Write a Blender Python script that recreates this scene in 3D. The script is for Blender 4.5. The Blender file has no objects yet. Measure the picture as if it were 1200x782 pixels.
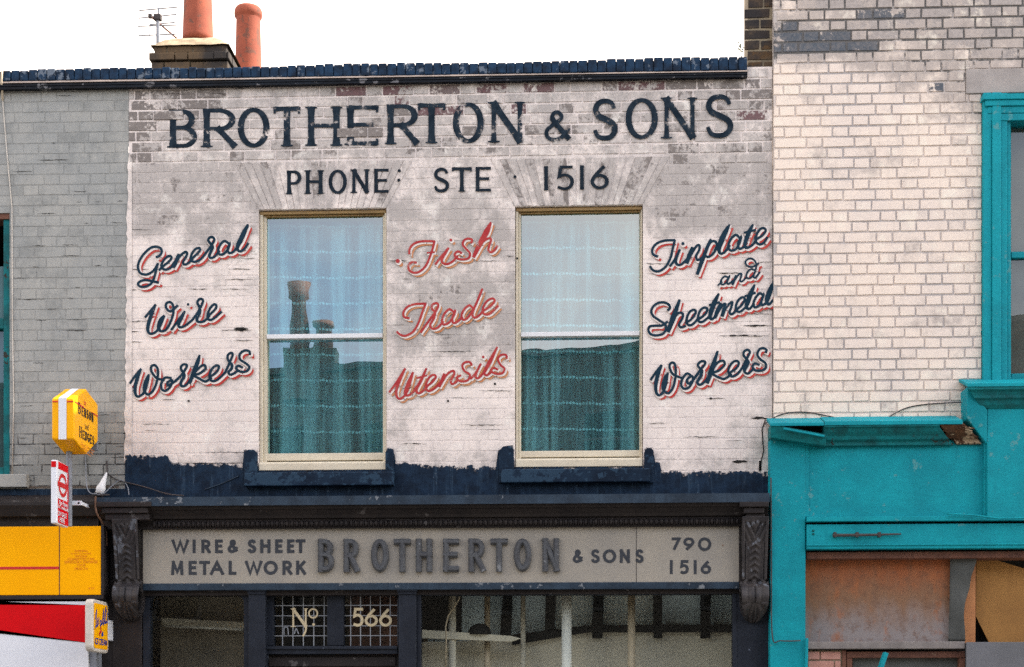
import bpy, bmesh, math, random
from mathutils import Vector, Matrix, noise as mnoise

random.seed(11)
scene = bpy.context.scene
COL = scene.collection
R = math.radians

# ------------------------------------------------------------------ camera
FPX, CAMD, EYE, YAW = 1804.0, 11.0, 1.7, R(2.6)
HORIZON, CX = 850.0, 600.0
cam_data = bpy.data.cameras.new('camera')
cam = bpy.data.objects.new('camera', cam_data)
COL.objects.link(cam)
cam.location = (0, -CAMD, EYE)
cam.rotation_euler = (R(90), 0, YAW)
cam_data.sensor_width = 36.0
cam_data.lens = 36.0 * FPX / 1200.0
cam_data.shift_y = (HORIZON - 391.0) / 1200.0
cam_data.clip_start = 0.1
cam_data.clip_end = 2000
scene.camera = cam

# ------------------------------------------------------------------ light
SUN_DIR = Vector((math.cos(R(38)) * math.cos(R(9)), math.cos(R(38)) * math.sin(R(9)), math.sin(R(38))))
world = bpy.data.worlds.new('World')
scene.world = world
world.use_nodes = True
wn = world.node_tree
wn.nodes.clear()
w_out = wn.nodes.new('ShaderNodeOutputWorld')
w_bg = wn.nodes.new('ShaderNodeBackground')
w_sky = wn.nodes.new('ShaderNodeTexSky')
w_sky.sky_type = 'NISHITA'
w_sky.sun_disc = False
w_sky.sun_elevation = R(38)
w_sky.sun_rotation = math.atan2(SUN_DIR.x, SUN_DIR.y)
w_sky.air_density = 1.0
w_sky.dust_density = 2.5
w_sky.ozone_density = 1.0
w_bg.inputs['Strength'].default_value = 0.11
# broken white cloud drifting through the sky
w_tc = wn.nodes.new('ShaderNodeTexCoord')
w_map = wn.nodes.new('ShaderNodeMapping')
w_map.inputs['Scale'].default_value = (1, 1, 2.2)
w_ns = wn.nodes.new('ShaderNodeTexNoise')
w_ns.inputs['Scale'].default_value = 2.3
w_ns.inputs['Detail'].default_value = 6
w_rm = wn.nodes.new('ShaderNodeMapRange')
w_rm.interpolation_type = 'SMOOTHSTEP'
w_rm.inputs['From Min'].default_value = 0.36
w_rm.inputs['From Max'].default_value = 0.68
w_mx = wn.nodes.new('ShaderNodeMix')
w_mx.data_type = 'RGBA'
w_mx.inputs[7].default_value = (6.9, 6.05, 5.4, 1)
wn.links.new(w_tc.outputs['Generated'], w_map.inputs['Vector'])
wn.links.new(w_map.outputs[0], w_ns.inputs['Vector'])
wn.links.new(w_ns.outputs[0], w_rm.inputs[0])
# bright haze on the sunny side of the sky
w_sep = wn.nodes.new('ShaderNodeSeparateXYZ')
w_hz = wn.nodes.new('ShaderNodeMapRange')
w_hz.interpolation_type = 'SMOOTHSTEP'
w_hz.inputs['From Min'].default_value = -0.15
w_hz.inputs['From Max'].default_value = 0.45
w_max = wn.nodes.new('ShaderNodeMath')
w_max.operation = 'MAXIMUM'
wn.links.new(w_tc.outputs['Generated'], w_sep.inputs[0])
wn.links.new(w_sep.outputs[1], w_hz.inputs[0])
wn.links.new(w_rm.outputs[0], w_max.inputs[0])
wn.links.new(w_hz.outputs[0], w_max.inputs[1])
wn.links.new(w_max.outputs[0], w_mx.inputs[0])
wn.links.new(w_sky.outputs[0], w_mx.inputs[6])
wn.links.new(w_mx.outputs[2], w_bg.inputs['Color'])
wn.links.new(w_bg.outputs[0], w_out.inputs['Surface'])

sun_data = bpy.data.lights.new('sun', 'SUN')
sun_data.energy = 2.6
sun_data.angle = R(0.5)
sun_data.color = (1.0, 0.93, 0.82)
sun = bpy.data.objects.new('sun', sun_data)
COL.objects.link(sun)
sun.rotation_euler = (-SUN_DIR).to_track_quat('-Z', 'Y').to_euler()
sun.location = (20, 5, 20)

scene.view_settings.view_transform = 'Standard'
scene.view_settings.look = 'None'
scene.view_settings.gamma = 1
scene.view_settings.use_curve_mapping = False
scene.view_settings.exposure = 2.2
try:
    scene.cycles.use_denoising = False
    scene.cycles.max_bounces = 8
    scene.cycles.transparent_max_bounces = 16
    scene.cycles.caustics_reflective = False
    scene.cycles.caustics_refractive = False
    scene.cycles.sample_clamp_indirect = 4
except Exception:
    pass

# ------------------------------------------------------------------ geometry helpers
def P(px, py, Y=0.0):
    """point of the vertical plane y=Y that the photograph shows at this pixel"""
    u = (px - CX) / FPX
    rx = -math.sin(YAW) + math.cos(YAW) * u
    ry = math.cos(YAW) + math.sin(YAW) * u
    t = (Y + CAMD) / ry
    return Vector((rx * t, Y, EYE + (HORIZON - py) / FPX * t))
def X(px, Y=0.0): return P(px, 400, Y).x
def Z(px, py, Y=0.0): return P(px, py, Y).z
PXM = CAMD / FPX          # metres per photo pixel on the facade

class MB:
    """collects faces and links them as ONE mesh object"""
    def __init__(s): s.v, s.f, s.c, s.smooth = [], [], [], False
    def vert(s, p, c=(0, 0, 0, 1)):
        s.v.append((p[0], p[1], p[2])); s.c.append(c); return len(s.v) - 1
    def face(s, pts, c=(0, 0, 0, 1)):
        s.f.append([s.vert(p, c) for p in pts])
    def box(s, x0, x1, y0, y1, z0, z1):
        i = [s.vert(p) for p in ((x0,y0,z0),(x1,y0,z0),(x1,y1,z0),(x0,y1,z0),(x0,y0,z1),(x1,y0,z1),(x1,y1,z1),(x0,y1,z1))]
        for q in ((0,3,2,1),(4,5,6,7),(0,1,5,4),(1,2,6,5),(2,3,7,6),(3,0,4,7)): s.f.append([i[k] for k in q])
        return s
    def prism(s, poly, y0, y1):
        """poly: (x,z) outline counter-clockwise seen from the street; y0 is the front"""
        a = [s.vert((x, y0, z)) for x, z in poly]; b = [s.vert((x, y1, z)) for x, z in poly]
        n = len(poly)
        s.f.append(a); s.f.append(b[::-1])
        for k in range(n): s.f.append([a[(k+1) % n], a[k], b[k], b[(k+1) % n]])
        return s
    def sweep_x(s, prof, x0, x1, cap=True):
        """prof: closed (y,z) outline carried along x"""
        a = [s.vert((x0, y, z)) for y, z in prof]; b = [s.vert((x1, y, z)) for y, z in prof]
        n = len(prof)
        for k in range(n): s.f.append([a[k], a[(k+1) % n], b[(k+1) % n], b[k]])
        if cap: s.f.append(a[::-1]); s.f.append(b)
        return s
    def bar(s, p, q, w, d=None, up=Vector((0, 0, 1))):
        """square-section bar from p to q"""
        d = d or w; p, q = Vector(p), Vector(q); ax = (q - p).normalized()
        if abs(ax.dot(up)) > .95: up = Vector((0, 1, 0))
        sx = ax.cross(up).normalized() * (w / 2); sy = ax.cross(sx).normalized() * (d / 2)
        i = [s.vert(o + a * sx + b * sy) for o in (p, q) for a, b in ((-1,-1),(1,-1),(1,1),(-1,1))]
        for k in ((0,1,2,3),(7,6,5,4),(0,4,5,1),(1,5,6,2),(2,6,7,3),(3,7,4,0)): s.f.append([i[m] for m in k])
        return s
    def tube(s, pts, r, n=8, cap=True):
        pts = [Vector(p) for p in pts]; rs = r if isinstance(r, (list, tuple)) else [r] * len(pts)
        rings = []; prev = None
        for k, p in enumerate(pts):
            t = (pts[min(k+1, len(pts)-1)] - pts[max(k-1, 0)]).normalized()
            if prev is None:
                ref = Vector((0, 0, 1)) if abs(t.z) < .9 else Vector((1, 0, 0)); a = t.cross(ref).normalized()
            else:
                a = (prev - t * prev.dot(t)).normalized()
            b = t.cross(a); prev = a
            rings.append([s.vert(p + rs[k] * (math.cos(2*math.pi*j/n) * a + math.sin(2*math.pi*j/n) * b)) for j in range(n)])
        for A, B in zip(rings, rings[1:]):
            for j in range(n): s.f.append([A[j], A[(j+1) % n], B[(j+1) % n], B[j]])
        if cap: s.f.append(rings[0][::-1]); s.f.append(rings[-1])
        return s
    def lathe(s, c, prof, n=32):
        """prof: (r,z) upward"""
        rings = [[s.vert((c[0] + r * math.cos(2*math.pi*j/n), c[1] + r * math.sin(2*math.pi*j/n), c[2] + z)) for j in range(n)] for r, z in prof]
        for A, B in zip(rings, rings[1:]):
            for j in range(n): s.f.append([A[j], A[(j+1) % n], B[(j+1) % n], B[j]])
        s.f.append(rings[0][::-1]); s.f.append(rings[-1])
        return s
    def ball(s, c, rx, ry, rz, nu=10, nv=7):
        rings = []
        for i in range(1, nv):
            a = math.pi * i / nv
            rings.append([s.vert((c[0] + rx*math.sin(a)*math.cos(2*math.pi*j/nu), c[1] + ry*math.sin(a)*math.sin(2*math.pi*j/nu), c[2] - rz*math.cos(a))) for j in range(nu)])
        for A, B in zip(rings, rings[1:]):
            for j in range(nu): s.f.append([A[j], A[(j+1) % nu], B[(j+1) % nu], B[j]])
        s.f.append(rings[0][::-1]); s.f.append(rings[-1])
        return s
    def grid(s, fn, nu, nv, colfn=None):
        ids = []
        for j in range(nv + 1):
            row = []
            for i in range(nu + 1):
                p = fn(i / nu, j / nv); row.append(s.vert(p, colfn(p) if colfn else (0, 0, 0, 1)))
            ids.append(row)
        for j in range(nv):
            for i in range(nu): s.f.append([ids[j][i], ids[j][i+1], ids[j+1][i+1], ids[j+1][i]])
        return s
    def build(s, name, m, parent=None, bevel=0.0, smooth=None, seg=2):
        org = Vector((0, 0, 0))
        if parent is not None:
            q = parent
            while q.parent: q = q.parent
            org = q.location
        me = bpy.data.meshes.new(name)
        me.from_pydata([(a - org.x, b - org.y, c - org.z) for a, b, c in s.v], [], s.f)
        if any(c != (0, 0, 0, 1) for c in s.c):
            at = me.color_attributes.new('wear', 'FLOAT_COLOR', 'POINT')
            flat = [k for c in s.c for k in c]
            at.data.foreach_set('color', flat)
        me.materials.append(m)
        if smooth if smooth is not None else s.smooth:
            for p in me.polygons: p.use_smooth = True
        me.update()
        o = bpy.data.objects.new(name, me); COL.objects.link(o)
        if parent is not None: o.parent = parent
        if bevel:
            b = o.modifiers.new('bevel', 'BEVEL'); b.width = bevel; b.segments = seg; b.limit_method = 'ANGLE'; b.angle_limit = R(40)
        return o

def tag(o, label, cat, group=None, kind=None):
    o['label'] = label; o['category'] = cat
    if group: o['group'] = group
    if kind: o['kind'] = kind
    return o
def thing(name, loc, label, cat, group=None):
    e = bpy.data.objects.new(name, None); COL.objects.link(e); e.location = loc; e.empty_display_size = .1
    return tag(e, label, cat, group)
def structure(o): o['kind'] = 'structure'; return o
def lab(o, text): o['label'] = text; return o

# ------------------------------------------------------------------ material helpers
class NT:
    def __init__(s, name):
        s.m = bpy.data.materials.new(name); s.m.use_nodes = True; s.t = s.m.node_tree; s.t.nodes.clear()
        s.out = s.n('ShaderNodeOutputMaterial'); s.pos = s.n('ShaderNodeNewGeometry').outputs['Position']
    def n(s, k): return s.t.nodes.new(k)
    def put(s, sock, v):
        if hasattr(v, 'is_output'): s.t.links.new(v, sock)
        elif isinstance(v, (tuple, list)) and len(v) == 3 and sock.type == 'RGBA': sock.default_value = (*v, 1)
        else: sock.default_value = v
    def noise(s, scale, detail=4, rough=.55, stretch=None, dist=0, off=(0, 0, 0)):
        v = s.pos
        mp = s.n('ShaderNodeMapping'); s.put(mp.inputs['Vector'], v)
        mp.inputs['Location'].default_value = off
        mp.inputs['Scale'].default_value = stretch or (1, 1, 1); v = mp.outputs[0]
        t = s.n('ShaderNodeTexNoise'); s.put(t.inputs['Vector'], v)
        t.inputs['Scale'].default_value = scale; t.inputs['Detail'].default_value = detail
        t.inputs['Roughness'].default_value = rough; t.inputs['Distortion'].default_value = dist
        return t.outputs[0]
    def math(s, op, a, b=0.0, c=0.0):
        t = s.n('ShaderNodeMath'); t.operation = op; s.put(t.inputs[0], a); s.put(t.inputs[1], b); s.put(t.inputs[2], c); return t.outputs[0]
    def ramp(s, v, lo, hi, a=0.0, b=1.0):
        t = s.n('ShaderNodeMapRange'); t.interpolation_type = 'SMOOTHSTEP'; s.put(t.inputs[0], v)
        for k, q in zip((1, 2, 3, 4), (lo, hi, a, b)): s.put(t.inputs[k], q)
        return t.outputs[0]
    def mix(s, f, a, b):
        t = s.n('ShaderNodeMix'); t.data_type = 'RGBA'; s.put(t.inputs[0], f); s.put(t.inputs[6], a); s.put(t.inputs[7], b); return t.outputs[2]
    def mixs(s, f, a, b):
        t = s.n('ShaderNodeMixShader'); s.put(t.inputs[0], f); s.put(t.inputs[1], a); s.put(t.inputs[2], b); return t.outputs[0]
    def attr(s):
        t = s.n('ShaderNodeAttribute'); t.attribute_name = 'wear'; q = s.n('ShaderNodeSeparateColor'); s.t.links.new(t.outputs['Color'], q.inputs[0]); return q.outputs
    def xyz(s):
        q = s.n('ShaderNodeSeparateXYZ'); s.t.links.new(s.pos, q.inputs[0]); return q.outputs
    def bump(s, h, strength=.3, dist=.01):
        b = s.n('ShaderNodeBump'); b.inputs['Strength'].default_value = strength; b.inputs['Distance'].default_value = dist; s.put(b.inputs['Height'], h); return b.outputs[0]
    def bsdf(s, col, rough=.8, nrm=None, metal=0.0, spec=.3):
        p = s.n('ShaderNodeBsdfPrincipled'); s.put(p.inputs['Base Color'], col); s.put(p.inputs['Roughness'], rough)
        p.inputs['Metallic'].default_value = metal; p.inputs['Specular IOR Level'].default_value = spec
        if nrm is not None: s.put(p.inputs['Normal'], nrm)
        return p.outputs[0]
    def transp(s, c=(1, 1, 1)):
        t = s.n('ShaderNodeBsdfTransparent'); s.put(t.inputs[0], c); return t.outputs[0]
    def done(s, sh): s.t.links.new(sh, s.out.inputs['Surface']); return s.m

def paint(name, c, c2=None, rough=.55, chips=None, chip_at=.66, scale=5, bump=.25, streak=True, spec=.35):
    """old brushed paint: two tones in broad patches, runs of dirt, optional chips down to what is underneath"""
    t = NT(name)
    c2 = c2 or tuple(k * .7 for k in c)
    f = t.ramp(t.noise(scale, 6, .6), .3, .7)
    if streak:
        g = t.ramp(t.noise(9, 5, .6, (3.0, 3.0, .35)), .45, .75); f = t.math('MAXIMUM', f, t.math('MULTIPLY', g, .7))
    col = t.mix(f, c, c2)
    fine = t.noise(90, 3)
    col = t.mix(t.ramp(fine, .35, .75, 0, .16), col, tuple(k * .45 for k in c2))
    h = t.math('ADD', fine, t.math('MULTIPLY', t.noise(25, 4), 1.5))
    if chips:
        k = t.ramp(t.math('ADD', t.math('MULTIPLY', t.noise(14, 8, .65), .7), t.math('MULTIPLY', t.noise(2.2, 3), .3)), chip_at - .09, chip_at - .07)
        col = t.mix(k, col, chips)
    return t.done(t.bsdf(col, rough, t.bump(h, bump, .006), spec=spec))

def masonry(name, a, b, under, under2, stain, chip=.78, stain_amt=.7, rough=.85, fine=.3, bump=.35):
    """painted brick; vertex colour: r random per brick, g how worn, b bare brick kind"""
    t = NT(name); at = t.attr(); r, g, bb = at[0], at[1], at[2]
    n1 = t.noise(7, 8, .66); n2 = t.noise(38, 5, .68); n3 = t.noise(1.7, 5, .6, off=(3, 0, 1)); n4 = t.noise(4.5, 9, .72, off=(7, 0, 2))
    col = t.mix(t.ramp(n3, .40, .60), a, b)
    col = t.mix(t.math('MULTIPLY', t.ramp(r, 0.2, 1), .35), col, b)
    # ghostly stain where the top coat has worn thin
    sv = t.math('ADD', t.math('MULTIPLY', g, .62), t.math('ADD', t.math('MULTIPLY', n4, 1.25), t.math('MULTIPLY', r, .16)))
    sf = t.math('MULTIPLY', t.ramp(sv, .80, 1.14), stain_amt)
    col = t.mix(sf, col, stain)
    sp = t.math('MULTIPLY', t.ramp(n2, .50, .66), t.math('MULTIPLY', t.ramp(g, .05, .6, .35, 1.0), fine))
    col = t.mix(sp, col, stain)
    # pale scrubbed patches and vertical runs
    pale = t.math('MULTIPLY', t.ramp(t.noise(5.5, 6, .7, off=(1, 0, 9)), .53, .68), .55)
    col = t.mix(pale, col, tuple(min(.86, k * 1.12) for k in a))
    run = t.math('MULTIPLY', t.ramp(t.noise(10, 5, .6, (2.2, 2.2, .25), off=(4, 0, 0)), .54, .72), t.ramp(g, .1, .6, .12, .4))
    col = t.mix(run, col, tuple(k * .7 for k in stain))
    # bare brick where the paint has gone
    cv = t.math('ADD', t.math('ADD', t.math('MULTIPLY', g, .42), t.math('MULTIPLY', n1, .62)), t.math('ADD', t.math('MULTIPLY', r, .18), t.math('MULTIPLY', n2, .20)))
    cf = t.ramp(cv, chip + .04, chip + .11)
    cf = t.math('MAXIMUM', cf, t.math('MULTIPLY', t.ramp(bb, .2, .25), t.ramp(t.math('ADD', n1, t.math('MULTIPLY', n2, .6)), .72, .80)))
    ub = t.mix(t.ramp(t.math('ADD', t.math('MULTIPLY', bb, 1.0), t.math('MULTIPLY', n2, .3)), .62, .9), under, under2)
    ub = t.mix(t.ramp(n2, .4, .7, 0, .5), ub, tuple(k * .6 for k in under))
    col = t.mix(cf, col, ub)
    h = t.math('ADD', t.math('MULTIPLY', n2, .5), t.math('SUBTRACT', t.noise(120, 2), t.math('MULTIPLY', cf, 1.2)))
    return t.done(t.bsdf(col, rough, t.bump(h, bump, .004), spec=.2))

M = {}
M['whitewash'] = masonry('whitewashed brick', (.82, .735, .675), (.72, .65, .605), (.225, .20, .185), (.17, .095, .10), (.36, .335, .315), chip=.765, stain_amt=.85, fine=.75)
M['whitewash_joint'] = masonry('whitewashed joints', (.80, .72, .67), (.71, .64, .605), (.30, .275, .26), (.30, .25, .25), (.36, .335, .315), chip=.80, stain_amt=.80, fine=.75)
M['grey_brick'] = masonry('grey painted brick', (.36, .36, .335), (.305, .315, .305), (.12, .11, .10), (.10, .09, .08), (.19, .20, .195), chip=.93, stain_amt=.7, fine=.4)
M['grey_joint'] = masonry('grey painted joints', (.32, .32, .30), (.26, .27, .26), (.05, .05, .05), (.05, .05, .05), (.17, .175, .17), chip=.66, fine=.6)
M['cream_brick'] = masonry('cream painted brick', (.83, .712, .605), (.76, .66, .58), (.40, .36, .335), (.09, .105, .125), (.38, .335, .305), chip=.79, stain_amt=.85, fine=.35)
M['cream_joint'] = masonry('cream wall joints', (.64, .56, .50), (.42, .395, .385), (.14, .135, .13), (.2, .19, .18), (.46, .42, .39), chip=.70, fine=.6)
M['brown_brick'] = masonry('brown stock brick', (.12, .08, .045), (.040, .035, .032), (.10, .06, .03), (.02, .02, .022), (.022, .020, .022), chip=.70)
M['brown_joint'] = paint('buff mortar', (.30, .25, .17), (.16, .13, .09), .9)
M['blue_old'] = paint('dark blue masonry paint', (.010, .026, .052), (.004, .010, .022), .6, scale=5, chips=(.020, .045, .078), chip_at=.60, spec=.12)
def blue_band():
    t = NT('dark blue masonry paint')
    n1 = t.noise(9, 8, .68, off=(2, 0, 5)); n2 = t.noise(70, 4, .6); s = t.noise(16, 6, .65, (2.5, 2.5, .22))
    col = t.mix(t.ramp(n1, .38, .62), (.009, .024, .050), (.004, .011, .024))
    col = t.mix(t.math('MULTIPLY', t.ramp(s, .52, .70), .6), col, (.030, .062, .105))
    col = t.mix(t.ramp(t.math('ADD', t.math('MULTIPLY', s, .6), t.math('MULTIPLY', n2, .5)), .66, .74, 0, .35), col, (.16, .19, .22))
    f = t.ramp(t.math('ADD', t.math('ADD', t.math('MULTIPLY', n1, .7), t.math('MULTIPLY', n2, .4)), t.math('MULTIPLY', t.attr()[1], .20)), .70, .76)
    return t.done(t.mixs(f, t.bsdf(col, .6, t.bump(n2, .4, .005), spec=.12), t.transp()))
M['blue'] = blue_band()
M['blue_solid'] = M['blue_old']
M['coping'] = paint('blue black coping brick', (.012, .042, .092), (.005, .012, .026), .65, scale=16, chips=(.12, .15, .19), chip_at=.655, spec=.15)
M['fillet'] = paint('tile fillet mortar', (.46, .38, .32), (.30, .25, .22), .9)
M['gutter'] = paint('bitumen black band', (.009, .014, .022), (.005, .006, .009), .5, chips=(.14, .14, .15), chip_at=.66, spec=.15)
M['shopfront'] = paint('dark bronze shopfront paint', (.030, .025, .024), (.017, .015, .016), .5, chips=(.08, .075, .075), chip_at=.70, spec=.18)
M['shopblue'] = paint('blue grey shopfront paint', (.017, .022, .033), (.010, .013, .020), .5, chips=(.09, .11, .15), chip_at=.71, spec=.2)
M['lead'] = paint('blue grey lead flashing', (.030, .052, .080), (.014, .024, .038), .5, scale=7, chips=(.16, .18, .20), chip_at=.69, spec=.2)
M['carving'] = paint('carved corbel paint', (.050, .044, .043), (.022, .021, .024), .5, scale=9, chips=(.11, .12, .14), chip_at=.67, spec=.25)
M['fascia'] = paint('grey beige fascia board', (.345, .315, .26), (.275, .258, .225), .6, scale=3.0, chips=(.20, .14, .10), chip_at=.76, bump=.15)
M['cream_frame'] = paint('cream window paint', (.66, .60, .47), (.58, .52, .40), .5, chips=(.22, .12, .06), chip_at=.735)
M['ochre_frame'] = paint('ochre window head', (.34, .22, .085), (.25, .16, .065), .55, chips=(.12, .08, .05), chip_at=.75)
M['white_rail'] = paint('white sash rail', (.74, .75, .76), (.66, .68, .70), .45, bump=.1)
M['teal'] = paint('teal gloss paint', (.004, .295, .35), (.003, .215, .265), .6, scale=3.5, chips=(.07, .27, .29), chip_at=.69, bump=.35, spec=.15)
M['teal_dark'] = paint('sooty teal moulding', (.003, .17, .185), (.006, .075, .08), .55, scale=8, chips=(.03, .03, .025), chip_at=.68, spec=.15)
M['rotten'] = paint('rotten brown timber', (.10, .045, .018), (.030, .014, .008), .9, scale=14, chips=(.30, .22, .14), chip_at=.66)
M['wood'] = paint('weathered red brown timber', (.15, .062, .038), (.085, .036, .025), .75, scale=8, chips=(.33, .24, .17), chip_at=.70)
M['greywood'] = paint('grey weathered ledge', (.22, .20, .19), (.15, .135, .13), .8, scale=8)
M['ply'] = paint('bare plywood', (.37, .185, .050), (.28, .135, .036), .75, scale=3, bump=.1)
M['felt'] = paint('grey green felt sheet', (.085, .09, .085), (.05, .054, .05), .75, scale=4, chips=(.16, .16, .13), chip_at=.76)
M['greysheet'] = paint('blue grey board', (.135, .14, .155), (.11, .115, .125), .75, scale=4)
M['oldbrick'] = paint('pink brick', (.47, .25, .20), (.40, .20, .16), .85, scale=10)
M['dark'] = paint('dark interior', (.020, .019, .018), (.012, .012, .012), .9)
M['black'] = paint('sooty black', (.010, .009, .008), (.006, .006, .006), .8)
M['room'] = paint('dim room', (.10, .19, .21), (.08, .15, .17), .9)
M['shoproom'] = paint('shop interior', (.30, .25, .19), (.22, .185, .14), .9)
M['beige'] = paint('beige partition board', (.66, .60, .49), (.56, .51, .43), .8, scale=2)
M['frosted'] = paint('blue grey obscured glass', (.70, .82, .90), (.62, .76, .86), .35, scale=3)
M['white'] = paint('off white paint', (.86, .84, .78), (.80, .78, .73), .5)
M['tan'] = paint('tan painted pole', (.62, .50, .36), (.52, .42, .30), .5)
M['terracotta'] = paint('terracotta pot', (.33, .085, .045), (.22, .055, .032), .85, scale=4, chips=(.15, .06, .04), chip_at=.66)
M['flaunch'] = paint('cement flaunching', (.42, .33, .22), (.20, .155, .10), .95, scale=12)
M['alu'] = paint('grey aerial metal', (.22, .24, .28), (.16, .18, .21), .45, streak=False)
M['sign_yellow'] = paint('yellow sign panel', (.98, .445, .0), (.93, .40, .0), .4, scale=2, bump=.04, spec=.08)
M['lamp_yellow'] = paint('yellow sign plastic', (.96, .46, .002), (.90, .41, .002), .35, scale=3, bump=.05, spec=.15)
M['sign_red'] = paint('red sign paint', (.66, .004, .008), (.56, .004, .008), .4, scale=3, bump=.04, spec=.1)
M['sign_white'] = paint('white sign paint', (.74, .77, .82), (.68, .71, .77), .4, scale=2, bump=.04)
M['ink_red'] = paint('red lettering', (.58, .02, .02), (.52, .02, .02), .5, streak=False)
M['ink_orange'] = paint('faded orange lettering', (.68, .21, .0), (.66, .20, .0), .5, streak=False)
M['ink_black'] = paint('black lettering', (.02, .016, .012), (.015, .012, .01), .5, streak=False)
M['ink_blue'] = paint('blue lettering', (.02, .05, .32), (.02, .04, .27), .5, streak=False)
M['gold'] = paint('gilt lettering', (.62, .53, .34), (.52, .44, .28), .45, streak=False)
M['came'] = paint('lead came', (.30, .32, .34), (.22, .24, .26), .5, streak=False)
M['grey_rim'] = paint('weathered white rim', (.62, .58, .52), (.50, .46, .40), .45, chips=(.32, .22, .12), chip_at=.70)
M['cable'] = paint('cream cable', (.66, .56, .42), (.55, .47, .35), .6, streak=False)
M['darkcable'] = paint('dark cable', (.06, .05, .05), (.04, .035, .035), .7, streak=False)
M['browncable'] = paint('brown cable', (.14, .075, .045), (.10, .05, .03), .7, streak=False)
M['slate'] = paint('roof slate', (.06, .065, .075), (.04, .045, .05), .7)
M['asphalt'] = paint('asphalt', (.055, .055, .057), (.042, .042, .044), .9, scale=2)
M['flag'] = paint('paving flags', (.26, .25, .235), (.20, .195, .185), .9, scale=2)
M['kerb'] = paint('granite kerb', (.30, .295, .29), (.24, .235, .23), .85)
M['linemark'] = paint('road marking', (.70, .69, .64), (.55, .54, .50), .8)
M['soot_brick'] = paint('sooty terrace brick', (.075, .065, .055), (.05, .045, .04), .9, scale=8)
M['soot_frame'] = paint('dark painted sash', (.06, .062, .065), (.045, .047, .05), .6)
M['leaf'] = paint('green leaves', (.06, .11, .03), (.09, .14, .04), .6, streak=False)
M['raised'] = paint('raised blue grey letter', (.085, .092, .10), (.055, .058, .065), .5, scale=18, chips=(.17, .18, .19), chip_at=.70, streak=False, bump=.2)
M['flat_ink'] = paint('slate blue sign writing', (.034, .040, .050), (.028, .033, .042), .55, streak=False, bump=.05)
M['stain_board'] = None

def weathered_ink(name, c, c2, cut=.60, fade=None):
    """sign writer's paint that has flaked off with the wall behind it"""
    t = NT(name)
    n1 = t.noise(11, 7, .65, off=(2, 0, 5)); n2 = t.noise(60, 4, .6)
    col = t.mix(t.ramp(n1, .35, .65), c, c2)
    f = t.ramp(t.math('ADD', t.math('MULTIPLY', n1, .75), t.math('MULTIPLY', n2, .35)), cut, cut + .07)
    return t.done(t.mixs(f, t.bsdf(col, .75, t.bump(n2, .3, .004), spec=.10), t.transp()))
M['ink_navy'] = weathered_ink('navy script paint', (.007, .026, .045), (.012, .036, .06), .67)
M['ink_shade'] = weathered_ink('red script shade', (.44, .045, .040), (.50, .075, .06), .645)
M['ink_key'] = weathered_ink('pale keyline', (.76, .69, .64), (.70, .64, .60), .60)
M['ink_crimson'] = weathered_ink('crimson script paint', (.36, .035, .040), (.42, .06, .055), .635)
M['ink_amber'] = weathered_ink('amber script shade', (.50, .19, .075), (.56, .27, .14), .625)
M['ink_top'] = weathered_ink('blue black roman paint', (.006, .014, .024), (.020, .034, .050), .60)
M['ink_phone'] = weathered_ink('blue black small caps', (.006, .013, .022), (.014, .024, .035), .66)

def glass(name, refl, tint, rough=.0, wob=.04):
    t = NT(name)
    g = t.n('ShaderNodeBsdfGlossy'); g.inputs['Roughness'].default_value = rough
    t.put(g.inputs['Color'], (.82, .92, 1.0))
    t.put(g.inputs['Normal'], t.bump(t.noise(2.2, 2), wob, .02))
    return t.done(t.mixs(refl, t.transp(tint), g.outputs[0]))
M['upper_glass'] = glass('old sash glass', .19, (.46, .82, .87))
M['shop_glass'] = glass('shop window glass', .05, (.82, .86, .84))
M['teal_glass'] = glass('dusty glass', .07, (.60, .64, .62))

def curtain_mat():
    t = NT('net curtain'); x, y, z = t.xyz()
    # rows of small embroidered dots, sagging a little between the gathers
    sag = t.math('MULTIPLY', t.math('SINE', t.math('MULTIPLY', x, 6.3)), .006)
    zz = t.math('ADD', z, sag)
    row = t.math('ABSOLUTE', t.math('SUBTRACT', t.math('FRACT', t.math('DIVIDE', zz, .1875)), .5))
    dot = t.math('ABSOLUTE', t.math('SUBTRACT', t.math('FRACT', t.math('DIVIDE', x, .024)), .5))
    d = t.math('ADD', t.math('POWER', t.math('MULTIPLY', row, .1875), 2), t.math('POWER', t.math('MULTIPLY', dot, .024), 2))
    f = t.ramp(d, .0075 ** 2, .0115 ** 2, 1, 0)
    f = t.math('MULTIPLY', f, t.ramp(t.noise(16, 3), .3, .5, .6, 1))
    dif = t.n('ShaderNodeBsdfDiffuse'); t.put(dif.inputs[0], (.88, .90, .90))
    tr = t.n('ShaderNodeBsdfTranslucent'); t.put(tr.inputs[0], (.7, .72, .72))
    cloth = t.mixs(.35, dif.outputs[0], tr.outputs[0])
    weave = t.math('ADD', t.ramp(t.noise(2.6, 6, .65, (4, 1, .12)), .42, .60, .14, .56), t.math('MULTIPLY', t.noise(12, 3, .5, (6, 1, .4)), .22))
    a = t.math('MAXIMUM', weave, f)
    return t.done(t.mixs(a, t.transp(), cloth))
M['net'] = curtain_mat()

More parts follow.
